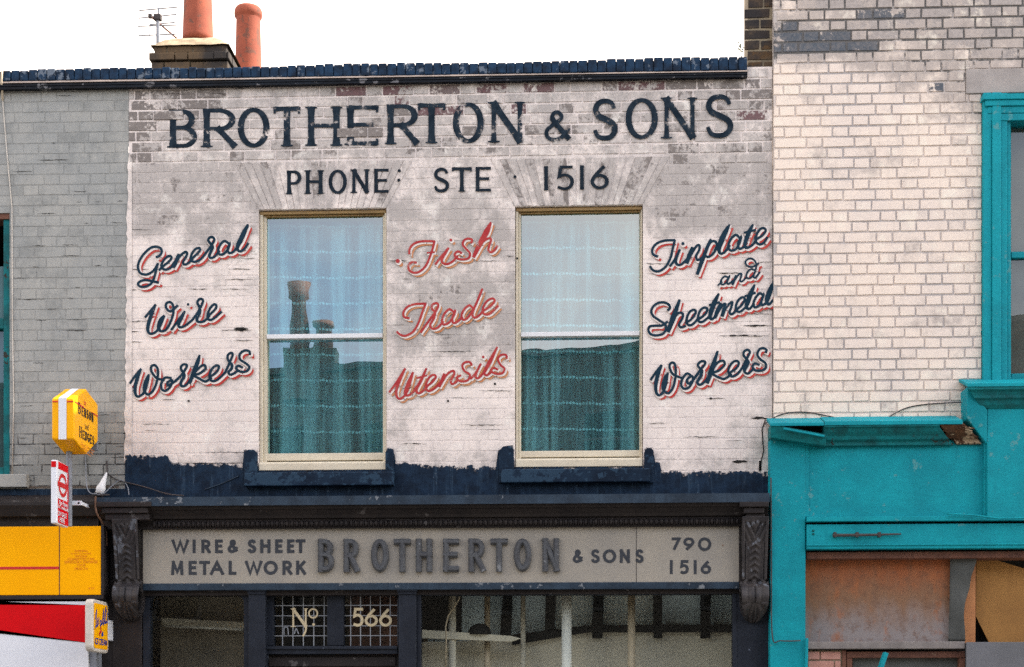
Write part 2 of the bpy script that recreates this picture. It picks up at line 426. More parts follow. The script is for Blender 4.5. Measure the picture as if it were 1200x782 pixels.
def stained_board_mat():
    """rust runs from the top of the board and pale bloom along its foot; the stain belongs to the board"""
    t = NT('rust stained board'); x, y, z = t.xyz()
    zt, zb = Z(1030, 653, .03), Z(1030, 752, .03)
    h = t.math('DIVIDE', t.math('SUBTRACT', z, zb), zt - zb)
    h = t.math('ADD', h, t.math('MULTIPLY', t.math('SUBTRACT', t.noise(5, 6, .65, (2, 1, .8)), .5), .55))
    col = t.mix(t.ramp(h, .05, .55), (.24, .215, .21), (.21, .115, .065))
    col = t.mix(t.ramp(h, .45, 1.0), col, (.29, .085, .028))  # upper tone holds rust plus the shade under the ledge
    col = t.mix(t.ramp(t.noise(22, 5, .7), .46, .70, 0, .6), col, (.13, .068, .042)); col = t.mix(t.ramp(t.noise(9, 6, .7, (1, 1, .5)), .52, .66, 0, .55), col, (.34, .12, .045))
    return t.done(t.bsdf(col, .8, t.bump(t.noise(40, 4), .2, .004)))
M['stain_board'] = stained_board_mat()

# ------------------------------------------------------------------ masonry builder
def brick_wall(name, parent, x0, x1, z0, z1, Y, mat, jmat, wear, holes=(), excl=None, depth=lambda x, z: .004,
               course=.075, joint=.010, bare=lambda x, z: 0.0, seed=1, jname=None, mortar_wear=None, amp=None):
    """Flemish bond wall: real bricks standing proud of a mortar bed, one mesh each"""
    rng = random.Random(seed); mb = MB()
    nrow = int((z1 - z0) / course) + 1
    for r in range(nrow):
        za = z0 + r * course + joint / 2; zb = min(z0 + (r + 1) * course - joint / 2, z1)
        if zb - za < .02: continue
        x = x0 - .3375 + (.16875 if r % 2 else 0) + (.02 * math.sin(r * 1.7)); k = 0
        while x < x1:
            w = .225 if k % 2 == 0 else .1125; k += 1
            a, b = x + joint / 2, x + w - joint / 2; x += w
            a, b = max(a, x0), min(b, x1)
            if b - a < .03: continue
            spans = [(a, b, za, zb)]
            hl = list(holes) + (excl(za, zb) if excl else [])
            for hx0, hx1, hz0, hz1 in hl:
                new = []
                for (p, q, c, d) in spans:
                    if q <= hx0 or p >= hx1 or d <= hz0 or c >= hz1: new.append((p, q, c, d)); continue
                    if p < hx0: new.append((p, hx0, c, d))
                    if q > hx1: new.append((hx1, q, c, d))
                    pp, qq = max(p, hx0), min(q, hx1)
                    if c < hz0: new.append((pp, qq, c, hz0))
                    if d > hz1: new.append((pp, qq, hz1, d))
                spans = new
            rnd = rng.random()
            rnd = .5 + (rnd - .5) * (amp((a+b)/2, (za+zb)/2) if amp else 1)
            for (p, q, c, d) in spans:
                if q - p < .012 or d - c < .008: continue
                brick(mb, rng, ((p, c), (q, c), (q, d), (p, d)), Y, depth((p+q)/2, (c+d)/2), rnd, wear, bare((p+q)/2, (c+d)/2))
    o = mb.build(name, mat, parent)
    # mortar bed, cut round the openings
    jb = MB()
    xs = sorted({x0, x1} | {min(max(h[i], x0), x1) for h in holes for i in (0, 1)} | {x0 + (x1 - x0) * i / 24 for i in range(25)})
    zs = sorted({z0, z1} | {min(max(h[i], z0), z1) for h in holes for i in (2, 3)} | {z0 + (z1 - z0) * i / 24 for i in range(25)})
    for xa, xb in zip(xs, xs[1:]):
        for za, zb in zip(zs, zs[1:]):
            mx, mz = (xa + xb) / 2, (za + zb) / 2
            if any(h[0] < mx < h[1] and h[2] < mz < h[3] for h in holes): continue
            jb.f.append([jb.vert((px, Y, pz), (.5, (mortar_wear or wear)(px, pz), 0, .9)) for px, pz in ((xa, za), (xb, za), (xb, zb), (xa, zb))])
    jb.build(jname or 'mortar', jmat, o)
    return o

def brick(mb, rng, quad, Y, dep, rnd, wear, bare):
    dep = dep * rng.uniform(.75, 1.2); ch = min(.003, dep)
    cx = sum(p[0] for p in quad) / 4; cz = sum(p[1] for p in quad) / 4
    fr, bk = [], []
    for (x, z) in quad:
        jx, jz = rng.uniform(-.0028, .0028), rng.uniform(-.0028, .0028)
        ix = ch if x < cx else -ch; iz = ch if z < cz else -ch
        c = (rnd, wear(x, z), bare, .9)
        fr.append(mb.vert((x + ix + jx, Y - dep + rng.uniform(-.0006, .0006), z + iz + jz), c))
        bk.append(mb.vert((x + jx * .5, Y + .002, z + jz * .5), c))
    mb.f.append(fr)
    for k in range(4): mb.f.append([bk[k], bk[(k+1) % 4], fr[(k+1) % 4], fr[k]])

def px_of(x, z, Y=0.0):
    """photo pixel of a wall point (only used to read where the wear sits on the wall)"""
    v = Vector((x, Y + CAMD, 0)); cy, sy = math.cos(YAW), math.sin(YAW)
    u = (v.x * cy + v.y * sy) / (-v.x * sy + v.y * cy); dd = (-v.x * sy + v.y * cy)
    return CX + u * FPX, HORIZON - (z - EYE) / dd * FPX

def blob(px, py, x0, x1, y0, y1, soft=12):
    dx = max(x0 - px, px - x1, 0); dy = max(y0 - py, py - y1, 0); d = math.hypot(dx, dy)
    return max(0.0, 1 - d / soft)

# ================================================================== SETTING: ground, road, pavements
def sheet(name, x0, x1, y0, y1, z, m):
    b = MB(); b.face(((x0, y0, z), (x1, y0, z), (x1, y1, z), (x0, y1, z))); return structure(b.build(name, m))
sheet('ground', -400, 400, -400, 400, -.14, M['asphalt'])
sheet('road', -60, 60, -9.4, -2.4, -.125, M['asphalt'])
for zz, (ya, yb) in enumerate(((-2.4, 12.0), (-14.5, -9.4))):
    b = MB(); b.box(-60, 60, ya + .15, yb - (.15 if zz else 0), -.13, 0) if not zz else b.box(-60, 60, ya, yb - .15, -.13, 0)
    structure(b.build('pavement', M['flag']))
    k = MB(); k.box(-60, 60, (ya if not zz else yb - .15), (ya + .148 if not zz else yb), -.13, .004)
    structure(k.build('kerb', M['kerb'], bevel=.015))
b = MB()
for i in range(-9, 10): b.face(((i*6-1.5, -5.95, -.118), (i*6+1.5, -5.95, -.118), (i*6+1.5, -5.85, -.118), (i*6-1.5, -5.85, -.118)))
structure(b.build('road_marking', M['linemark']))

# ================================================================== MAIN BUILDING (whitewashed)
XL, XR = X(151), X(905)
ZTOP = Z(500, 86)                       # underside of the gutter band
ZLOW = Z(500, 640)
main = thing('painted_shop', ((XL + XR) / 2, 0, 0), 'whitewashed brick shop covered in hand painted trade lettering above a dark shopfront', 'building')

OPEN = []
for (l, r_, t, bt) in ((303, 453, 245, 552), (603.5, 753.5, 241, 548)):
    OPEN.append((X(l), X(r_), Z((l + r_) / 2, bt), Z((l + r_) / 2, t)))
ARCH = []
for (l0, r0, l1, r1, yt, yb_) in ((274, 484, 303, 453, 189, 245), (574, 786, 603.5, 753.5, 185, 241)):
    mx = (l1 + r1) / 2; ARCH.append((X(l0), X(r0), X(l1), X(r1), Z(mx, yt), Z(mx, yb_)))
def arch_excl(za, zb):
    out = []
    for xa0, xb0, xa1, xb1, zt, zl in ARCH:
        zm = (za + zb) / 2
        if zl - .01 < zm < zt + .005:
            f = (zm - zl) / (zt - zl); out.append((xa1 + (xa0 - xa1) * f - .004, xb1 + (xb0 - xb1) * f + .004, za - 1, zb + 1))
    return out

BARE = [  # photo regions of wall where whole bricks have lost their paint: x0,x1,y0,y1,kind
    (166, 250, 110, 121, .35), (153, 232, 123, 137, .35), (153, 178, 140, 186, .35), (172, 190, 158, 172, .9), (228, 240, 105, 114, .9),
    (452, 480, 110, 121, .9), (491, 527, 122, 133, .9), (462, 490, 95, 107, .8), (366, 385, 121, 134, .9), (409, 440, 146, 157, .4),
    (455, 487, 131, 147, .4), (868, 891, 97, 121, .45), (793, 813, 174, 187, .45), (712, 729, 94, 110, .55), (872, 882, 136, 144, .8),
    (628, 648, 95, 103, .7), (575, 600, 100, 106, .9), (392, 420, 100, 108, .8), (300, 330, 98, 106, .5), (258, 280, 96, 104, .45),
    (800, 828, 92, 101, .5), (600, 618, 128, 136, .7), (700, 714, 150, 158, .45), (846, 866, 104, 112, .5), (520, 545, 96, 104, .6), (745, 770, 100, 108, .8)]
def main_bare(x, z):
    px, py = px_of(x, z)
    for a, b_, c, d, k in BARE:
        if a - 3 < px < b_ + 3 and c - 2 < py < d + 2: return k
    return 0.0
STAIN = [(158, 300, 190, 262, .62), (456, 600, 236, 300, .55), (470, 600, 330, 405, .62), (770, 905, 188, 262, .66), (300, 460, 190, 240, .5),
         (590, 780, 188, 238, .5), (156, 240, 100, 190, .55), (860, 905, 90, 190, .5), (230, 300, 270, 345, .32), (455, 480, 240, 500, .35), (890, 905, 230, 550, .45)]
def main_wear(x, z):
    px, py = px_of(x, z)
    w = .58 if py < 180 else max(.13, .46 - (py - 180) / 120 * .33)
    for a, b_, c, d, k in STAIN: w = max(w, k * blob(px, py, a, b_, c, d, 40))
    if py > 515: w = max(w, .35 * min(1, (py - 515) / 18))
    return min(1, w + .08 * mnoise.noise((x * 2.3, 1.7, z * 2.3)))
def main_depth(x, z):
    px, py = px_of(x, z)
    if 170 < px < 490 and any(a - 3 < px < b_ + 3 and c - 2 < py < d + 2 for a, b_, c, d in ((190, 206, 123, 137), (409, 438, 148, 156), (457, 484, 133, 146))): return .0105
    return .0050 if py < 186 else (.0018 if py < 240 else .0015)
wall = brick_wall('wall', main, XL, XR, ZLOW, ZTOP, 0, M['whitewash'], M['whitewash_joint'], main_wear, OPEN, arch_excl, main_depth, bare=main_bare, seed=4,
                  course=.0752, mortar_wear=lambda x, z: main_wear(x, z) * (.45 if px_of(x, z)[1] < 186 else 1.0),
                  amp=lambda x, z: 1.0 if px_of(x, z)[1] < 187 else .22)
lab(wall, 'peeling whitewashed brickwork')
# splayed flat arches over the two windows
for n_, (xa0, xb0, xa1, xb1, zt, zl) in enumerate(ARCH):
    ab = MB(); rng = random.Random(50 + n_); N = 21
    for k in range(N):
        f0, f1 = (k + .09) / N, (k + .91) / N
        q = ((xa1 + (xb1 - xa1) * f0, zl), (xa1 + (xb1 - xa1) * f1, zl), (xa0 + (xb0 - xa0) * f1, zt), (xa0 + (xb0 - xa0) * f0, zt))
        brick(ab, rng, q, 0, .004, rng.random(), lambda x, z: main_wear(x, z) + .12, 0.0)
    lab(ab.build('flat_arch', M['whitewash'], wall), 'splayed brick flat arch, worn grey')
# open joints and cracks in the paint
ck = MB(); rng = random.Random(8)
def crack(px0, px1, py, th=1.0):
    n = max(3, int((px1 - px0) / 3)); up, lo = [], []
    for i in range(n + 1):
        q = px0 + (px1 - px0) * i / n; yy = py + rng.uniform(-.5, .5); h = th * rng.uniform(.2, 1) * min(1, 3.0 * min(i, n - i) / n + .15) / 2
        up.append(P(q, yy - h, -.0062)); lo.append(P(q, yy + h, -.0062))
    for i in range(n): ck.face((lo[i], lo[i+1], up[i+1], up[i]))
for c in ((278, 300, 303), (266, 298, 315.5), (264, 297, 327.5), (219, 246, 339), (256, 293, 339), (150, 175, 376.5), (258, 296, 387, 1.6), (274, 291, 385.6, 5),
          (151, 165, 388.5), (273, 298, 399), (151, 167, 401), (190, 205, 468), (455, 478, 305.5), (590, 604, 300), (471, 482, 327), (560, 600, 458), (868, 904, 381.5, 2.2),
          (842, 900, 393.5, 2), (878, 904, 368), (885, 904, 307), (800, 822, 386), (826, 850, 467), (756, 782, 309), (757, 790, 321), (840, 870, 320, 1.5), (880, 904, 274),
          (152, 180, 269), (151, 175, 315.5), (151, 160, 340), (215, 290, 543, 1.6), (165, 200, 497), (240, 290, 530), (470, 500, 520), (540, 590, 498), (880, 900, 490, 3),
          (800, 842, 512), (858, 876, 541, 4), (760, 782, 496), (210, 248, 430), (470, 498, 455), (500, 560, 412)): crack(*c)
for i in range(16):
    q = rng.choice(((153, 298), (457, 600), (758, 900))); a = rng.uniform(*q); crack(a, min(a + rng.uniform(8, 34), q[1] + 2), 245 + 12.32 * rng.randint(0, 23) + rng.uniform(-1, 1), rng.uniform(.4, .8))
for i in range(5): crack(168 + i * 26, 190 + i * 26, 104 + i % 2 * 6, .9)
def vcrack(pts, w=1.3):
    for (a, b_), (c, d) in zip(pts, pts[1:]):
        ck.face((P(a - w/2, b_, -.0063), P(a + w/2, b_, -.0063), P(c + w/2, d, -.0063), P(c - w/2, d, -.0063)))
vcrack(((897, 492), (893, 503), (894, 520), (895, 528), (892, 540), (891, 552)), 1.3); vcrack(((891, 540), (890.5, 552)), 3)
for q in ((580, 450), (833, 467), (221, 470), (525, 470), (606, 303)): vcrack(((q[0], q[1] - 1.2), (q[0], q[1] + 1.2)), 2.4)
lab(ck.build('joint_crack', M['black'], wall), 'dark open joints and cracks')
# ragged joint between the whitewash and the grey neighbour: paint carried a little past the boundary
rg = MB(); pts_l, pts_r = [], []; rng = random.Random(21)
for i in range(60):
    py = 190 + i * 6.0; ex = 151 + (155 - 151) * 0 - (py - 110) / 430 * 5.5
    pts_l.append(P(ex + rng.uniform(-1.3, 1.3) if py > 190 else ex, py, -.0075)); pts_r.append(P(154.5, py, -.0075))
for i in range(59):
    rg.f.append([rg.vert(p, (.4, .3, 0, .9)) for p in (pts_l[i+1], pts_r[i+1], pts_r[i], pts_l[i])])
rg.build('paint_edge', M['whitewash'], wall)

# blue painted band at the foot of the wall, ragged along its top, stepped up beside both sills
TOPS = [(146.5, 533), (150, 533), (170, 534), (196, 534), (199, 541), (228, 543), (262, 541), (279, 545), (284, 549), (286, 527), (300, 526.5), (302, 546), (451, 546), (452, 525), (461, 526), (464, 543),
        (500, 544), (540, 546), (580, 547), (582, 541), (584, 524), (601, 522), (603, 545), (755, 545), (755.5, 524), (765, 525), (768, 541), (773, 542), (775, 551), (810, 553), (850, 552), (901.5, 553)]
band = MB(); rng = random.Random(3); col_pts = []
for (a, ya), (b_, yb2) in zip(TOPS, TOPS[1:]):
    n = max(1, int((b_ - a) / 2.5)); steep = abs(yb2 - ya) > 5
    for i in range(n): col_pts.append((a + (b_ - a) * i / n, ya + (yb2 - ya) * i / n + (0 if steep else rng.uniform(-1.1, 1.1) if rng.random() > .25 else rng.uniform(-2.5, 3.5))))
col_pts.append(TOPS[-1])
for (a, ya), (b_, yb2) in zip(col_pts, col_pts[1:]):
    r0 = [band.vert(P(a, ya, -.0085), (.5, 1, 0, .9)), band.vert(P(b_, yb2, -.0085), (.5, 1, 0, .9))]; ma, mb_ = min(ya + 9, 586), min(yb2 + 9, 586)
    r1 = [band.vert(P(a, ma, -.0085), (.5, 0, 0, .9)), band.vert(P(b_, mb_, -.0085), (.5, 0, 0, .9))]; r2 = [band.vert(P(a, 592, -.0085), (.5, 0, 0, .9)), band.vert(P(b_, 592, -.0085), (.5, 0, 0, .9))]
    band.f.append([r1[0], r1[1], r0[1], r0[0]]); band.f.append([r2[0], r2[1], r1[1], r1[0]])
bnd = band.build('painted_band', M['blue'], main); lab(bnd, 'dark blue painted band above the cornice')
# the upstands of plinth paint next to the sills have a little body of their own
for l, r_, t in ((286, 301, 527), (451.5, 461, 525.5), (584.5, 602, 523), (755, 766, 525)):
    ub = MB(); p0, p1 = P(l, 566, -.03), P(r_, t, -.03); w = p1.x - p0.x
    ub.prism(((p0.x, p0.z), (p1.x, p0.z), (p1.x, p1.z - .02), (p1.x - w * .25, p1.z), (p0.x + w * .3, p1.z), (p0.x, p1.z - .03)), -.03, .02); ub.build('sill_upstand', M['blue_solid'], main, bevel=.004)
for l, r_, t, bt in ((286, 461, 553.5, 569), (587, 762, 549.5, 565)):
    s = MB(); yy = -.075; mx = (l + r_) / 2
    s.sweep_x(((yy, Z(mx, bt, yy)), (.12, Z(mx, bt, yy)), (.12, Z(mx, t, yy) + .035), (yy, Z(mx, t, yy))), X(l, yy), X(r_, yy)); s.build('window_sill', M['blue_solid'], main, bevel=.006)

# coping of brick-on-edge, tile fillet and black band
def coping(parent, x0, x1, seed):
    rng = random.Random(seed); c = MB(); x = x0
    def zline(x, a, b2): px, _ = px_of(x, 6.4); return Z(px, a + (b2 - a) * px / 875, -.05)
    while x < x1 - .02:
        w = min(.0655 + rng.uniform(-.004, .004), x1 - x)
        z0_, z1_ = zline(x, 94.5, 81.5), zline(x, 82.5, 66.5) + rng.uniform(-.006, .004) + .006 * math.sin(x * 3.1); d = rng.uniform(-.006, .004)
        c.box(x + .0018, x + w - .0018, -.05 + d, .20, z0_ - .004, z1_); x += w
    o = c.build('coping', M['coping'], parent, bevel=.007)
    f = MB(); g = MB(); n = 40
    for i in range(n):
        xa, xb = x0 + (x1 - x0) * i / n, x0 + (x1 - x0) * (i + 1) / n
        za, zb, zc = zline(xa, 94.6, 81.6), zline(xa, 98.3, 84.6), zline(xa, 105, 90); ya, yb_, yc = zline(xb, 94.6, 81.6), zline(xb, 98.3, 84.6), zline(xb, 105, 90)
        j = .002 * math.sin(i * 2.1)
        f.face(((xa, -.062, zb), (xb, -.062, yb_), (xb, -.040, ya), (xa, -.040, za))); f.face(((xa, -.0, zb), (xb, 0, yb_), (xb, -.062, yb_), (xa, -.062, zb)))
        g.face(((xa, -.052 + j, zc), (xb, -.052 + j, yc), (xb, -.052 - j, yb_), (xa, -.052 - j, zb))); g.face(((xa, .0, zc + .004), (xb, 0, yc + .004), (xb, -.052 + j, yc), (xa, -.052 + j, zc)))
        k = (zb + zc) / 2; kk = (yb_ + yc) / 2
        g.bar((xa, -.054, k + .004), (xb, -.054, kk + .004), .009)
    f.build('fillet', M['fillet'], o); g.build('gutter_band', M['gutter'], o)
    b = MB(); n = 24
    for i in range(n):
        xa, xb = x0 + (x1 - x0) * i / n, x0 + (x1 - x0) * (i + 1) / n; za = zline(xa, 84.5, 68.5); b.box(xa, xb, -.034, .19, zline(xa, 94, 81), za)
    b.build('bedding', M['gutter'], o)
    b = MB(); b.box(x0, x1, .02, .30, 6.0, Z(500, 82) - .05); b.build('parapet', M['soot_brick'], o)
    return o
coping(main, XL, X(875), 7)

# room behind, roof and rear mass (keeps the low sun off the street front)
def mass(parent, x0, x1, ztop):
    b = MB(); b.box(x0 + .01, x1 - .01, 3.2, 8.5, 0, ztop - .5); b.build('rear_block', M['soot_brick'], parent)
    r_ = MB(); r_.sweep_x(((.29, ztop - .75), (8.5, ztop - .5), (8.5, ztop - .4), (.29, ztop - .65)), x0 + .01, x1 - .01); r_.build('roof', M['slate'], parent)
mass(main, XL, XR, ZTOP)
def room(parent, x0, x1, z0, z1, y0, y1, m, name='room'):
    b = MB()
    for q in (((x0,y1,z0),(x1,y1,z0),(x1,y1,z1),(x0,y1,z1)), ((x0,y0,z0),(x1,y0,z0),(x1,y1,z0),(x0,y1,z0)), ((x0,y0,z1),(x0,y1,z1),(x1,y1,z1),(x1,y0,z1)),
              ((x0,y0,z0),(x0,y1,z0),(x0,y1,z1),(x0,y0,z1)), ((x1,y0,z0),(x1,y0,z1),(x1,y1,z1),(x1,y1,z0))): b.face(q)
    return b.build(name, m, parent)

# sash windows
def sash_window(parent, px_l, px_r, py_t, py_b, glass_px, rail_py, hole):
    x0, x1, z0, z1 = hole; gx0, gx1, gt, gb = glass_px; Yf = .045
    rv = MB()
    for q in (((x0,0,z0),(x0,.20,z0),(x0,.20,z1),(x0,0,z1)), ((x1,.20,z0),(x1,0,z0),(x1,0,z1),(x1,.20,z1)), ((x0,.20,z1),(x1,.20,z1),(x1,0,z1),(x0,0,z1))): rv.face(q)
    fr = MB(); a, b_ = x0 + .004, x1 - .004; zt = z1 - .004; mid = (px_l + px_r) / 2
    gl, gr = X(gx0, Yf), X(gx1, Yf); gzt, gzb = Z(mid, gt, Yf), Z(mid, gb, Yf); zs = z0 + .004
    fr.box(a, a + (gl - a) * .45, Yf - .02, .17, zs, zt); fr.box(b_ - (b_ - gr) * .42, b_, Yf - .02, .17, zs, zt)          # box linings
    fr.box(a + (gl - a) * .45, gl - .004, Yf + .002, .17, zs + .03, zt - .022); fr.box(gr + .004, b_ - (b_ - gr) * .42, Yf + .002, .17, zs + .03, zt - .022)
    fo = fr.build('window_frame', M['cream_frame'], parent, bevel=.004)
    rv.build('reveal', M['whitewash_joint'], fo)
    hd = MB(); hd.box(a + .002, b_ - .002, Yf - .024, .165, zt - .024, zt - .001); hd.box(gl - .012, gr + .012, Yf - .004, .16, gzt, zt - .026)
    lab(hd.build('window_head', M['ochre_frame'], fo, bevel=.003), 'ochre brown stained window head')
    sl = MB(); sl.sweep_x(((-.012, zs), (.15, zs), (.15, zs + .075), (.02, zs + .066), (-.012, zs + .052)), a, b_)
    sl.box(gl - .02, gr + .02, Yf + .006, .12, zs + .08, gzb); sl.build('bottom_rail', M['cream_frame'], fo, bevel=.004)
    mr = MB(); rz = Z(mid, rail_py, Yf); mr.box(gl - .003, gr + .003, Yf - .004, Yf + .05, rz - .016, rz + .016); mr.build('meeting_rail', M['white_rail'], fo, bevel=.003)
    g1 = MB(); g1.face(((gl, Yf + .02, rz), (gr, Yf + .02, rz), (gr, Yf + .02, gzt), (gl, Yf + .02, gzt))); g1.build('glass_pane', M['upper_glass'], fo)
    g2 = MB(); g2.face(((gl, Yf + .055, gzb), (gr, Yf + .055, gzb), (gr, Yf + .055, rz), (gl, Yf + .055, rz))); g2.build('glass_pane', M['upper_glass'], fo)
    room(parent, x0 - .25, x1 + .25, z0 - .2, z1 + .12, .205, 2.6, M['room'])
    return gl, gr, gzb, gzt
WINS = [sash_window(main, 303, 453, 245, 552, (313, 448, 254, 531), 394, OPEN[0]), sash_window(main, 603, 753, 241, 548, (611, 749, 250, 528), 391.5, OPEN[1])]
for n_, (gl, gr, zb, zt) in enumerate(WINS):
    b = MB(); ph = n_ * 1.9; nu = 110
    xs_ = [i / nu for i in range(nu + 1)]
    def cf(u, v): 
        x = gl - .05 + (gr - gl + .10) * u
        fold = .016 * math.sin(x * 41 + ph + .8 * math.sin(x * 13 + ph)) + .010 * math.sin(x * 87 + 2 * ph)
        return (x + .004 * math.sin(v * 7 + x * 20), .165 + fold * (1 - .35 * v), zb - .05 + (zt - zb + .10) * v)
    b.grid(cf, nu, 14); o = b.build('net_curtain', M['net'], smooth=True)
    tag(o, ('white net curtain with dotted rows behind the sash window between General and Fish lettering', 'white net curtain with dotted rows behind the sash window beside the Tinplate lettering')[n_], 'curtain', 'net curtains in the upper windows')

# chimney stack on the party wall behind the parapet
SY = 2.0
st = MB(); bx0, bx1 = X(180, SY), X(265, SY); zt = Z(222, 52, SY); zb_ = 5.6; rng = random.Random(5)
nc = int((zt - zb_) / .075)
for k in range(nc):
    z0_ = zt - (k + 1) * .075; out = (.035 if k == 1 else (.0 if k == 0 else (.018 if k == 2 else 0)))
    x = bx0 - out; i = k % 2; 
    while x < bx1 + out - .01:
        w = min((.225 if (i % 2) else .1125), bx1 + out - x); i += 1
        if w > .02: st.box(x + .005, x + w - .005, SY - out + rng.uniform(-.006, .006), SY + .4, z0_ + .007, z0_ + .068)
        x += w
    y = SY - out + .004
    while y < SY + 1.9:
        w = .225 if (k + int(y * 9)) % 2 else .1125; st.box(bx1 - .2, bx1 + out + rng.uniform(-.003, .003), y + .004, min(y + w - .004, SY + 1.95), z0_ + .005, z0_ + .070); y += w
stk = st.build('chimney_stack', M['brown_brick'], main, bevel=.006)
lab(stk, 'sooty brick chimney stack with oversailing courses')
co = MB(); co.box(bx0 + .012, bx1 - .010, SY + .012, SY + 1.9, zb_, zt - .004)
co.build('mortar', M['brown_joint'], stk)
# sloped cement haunching
fl = MB()
def flf(u, v):
    x = bx0 - .02 + (bx1 - bx0 + .05) * u; y = SY - .02 + 1.95 * v
    e = min(u, 1 - u) * (bx1 - bx0) ; f = min(v, 1 - v) * 1.95; k = min(1, min(e / .24, f / .26)); k = k * (2 - k)
    return (x, y, zt - .012 + .15 * k + .006 * mnoise.noise((x * 9, y * 9, 2)))
fl.grid(flf, 22, 40); fl.build('flaunching', M['flaunch'], stk, smooth=True)
for n_, (cx_, cy_, wpx, pt, pbm) in enumerate(((232, SY + .32, 36, -40, 44), (291, SY + 1.5, 33, 10, 112))):
    c = P(cx_, pbm, cy_); ztop_ = Z(cx_, pt, cy_); h = ztop_ - c.z; r0 = wpx / 2 * (CAMD + cy_) / FPX
    pot = MB()
    prof = [(r0 * 1.03, -.05), (r0 * 1.0, 0), (r0 * .90, h * .6), (r0 * .86, h - .105), (r0 * .865, h - .10), (r0 * .97, h - .085), (r0 * 1.0, h - .06), (r0 * .99, h - .03), (r0 * .93, h - .012), (r0 * .86, h), (r0 * .74, h), (r0 * .72, h - .35)]
    pot.lathe((c.x, c.y, c.z), prof, 40); pot.build('chimney_pot', M['terracotta'], stk, smooth=True)

# ------------------------------------------------------------------ shopfront of the main building
def corn(parent, l, r_, name='cornice', m='shopfront', ends=True):
    b = MB(); Yc = -.24; q = 500
    z = lambda py, Y: Z(q, py, Y)
    prof = [(0, z(582.6, Yc) + .012), (Yc, z(583, Yc)), (Yc, z(591.5, Yc)), (Yc + .025, z(592, Yc)), (Yc + .03, z(594.5, Yc)), (Yc + .05, z(596, Yc)), (Yc + .085, z(603, -.15)), (Yc + .10, z(606.5, -.14)), (-.12, z(607.5, -.12)), (-.12, z(618.5, -.12)), (0, z(618.5, -.12))]
    b.sweep_x(prof[::-1], X(l, Yc), X(r_, Yc)); return b.build(name, M[m], parent, bevel=.002)
cor = corn(main, 112, 901.5); lab(cor, 'dark moulded cornice over the fascia')
lf = MB(); lf.sweep_x(((-.005, Z(500, 580.5, -.2445) + .02), (-.2445, Z(500, 580.5, -.2445)), (-.2475, Z(500, 591, -.2475)), (-.2415, Z(500, 591, -.2475)), (-.2405, Z(500, 582.2, -.2445)), (-.002, Z(500, 580.5, -.2445) + .015))[::-1], X(111, -.245), X(902, -.245))
lab(lf.build('lead_flashing', M['lead'], cor), 'blue grey lead flashing')
# egg and dart strip: one row of small blocks under the cornice
dn = MB(); xa, xb = X(178, -.13), X(867, -.13); n = 118; zc = Z(500, 612.5, -.14)
for i in range(n):
    x = xa + (xb - xa) * (i + .5) / n; dn.ball((x, -.128, zc), .0145, .020, .026, 8, 5)
    if i: dn.box(x - (xb - xa) / n / 2 - .003, x - (xb - xa) / n / 2 + .003, -.139, -.118, zc - .026, zc + .018)
dn.build('egg_and_dart', M['shopfront'], cor, smooth=True)
bb = MB()
for l, r_, ya, yb_ in ((113, 177, 586, 610), (867, 901, 590, 607)):
    Yb = -.262
    bb = MB()
    bb.box(X(l, Yb), X(r_, Yb), Yb, -.10, Z(q := (l + r_) / 2, 594, Yb), Z(q, 588.0, Yb)); bb.box(X(l + 5, Yb), X(r_ - 5, Yb), Yb + .02, -.10, Z(q, 601, Yb), Z(q, 594.3, Yb)); bb.box(X(l + 8, Yb), X(r_ - 4, Yb), Yb + .04, -.10, Z(q, 608.5, Yb), Z(q, 601.3, Yb)); bb.build('cornice_break', M['shopfront'], cor, bevel=.005)

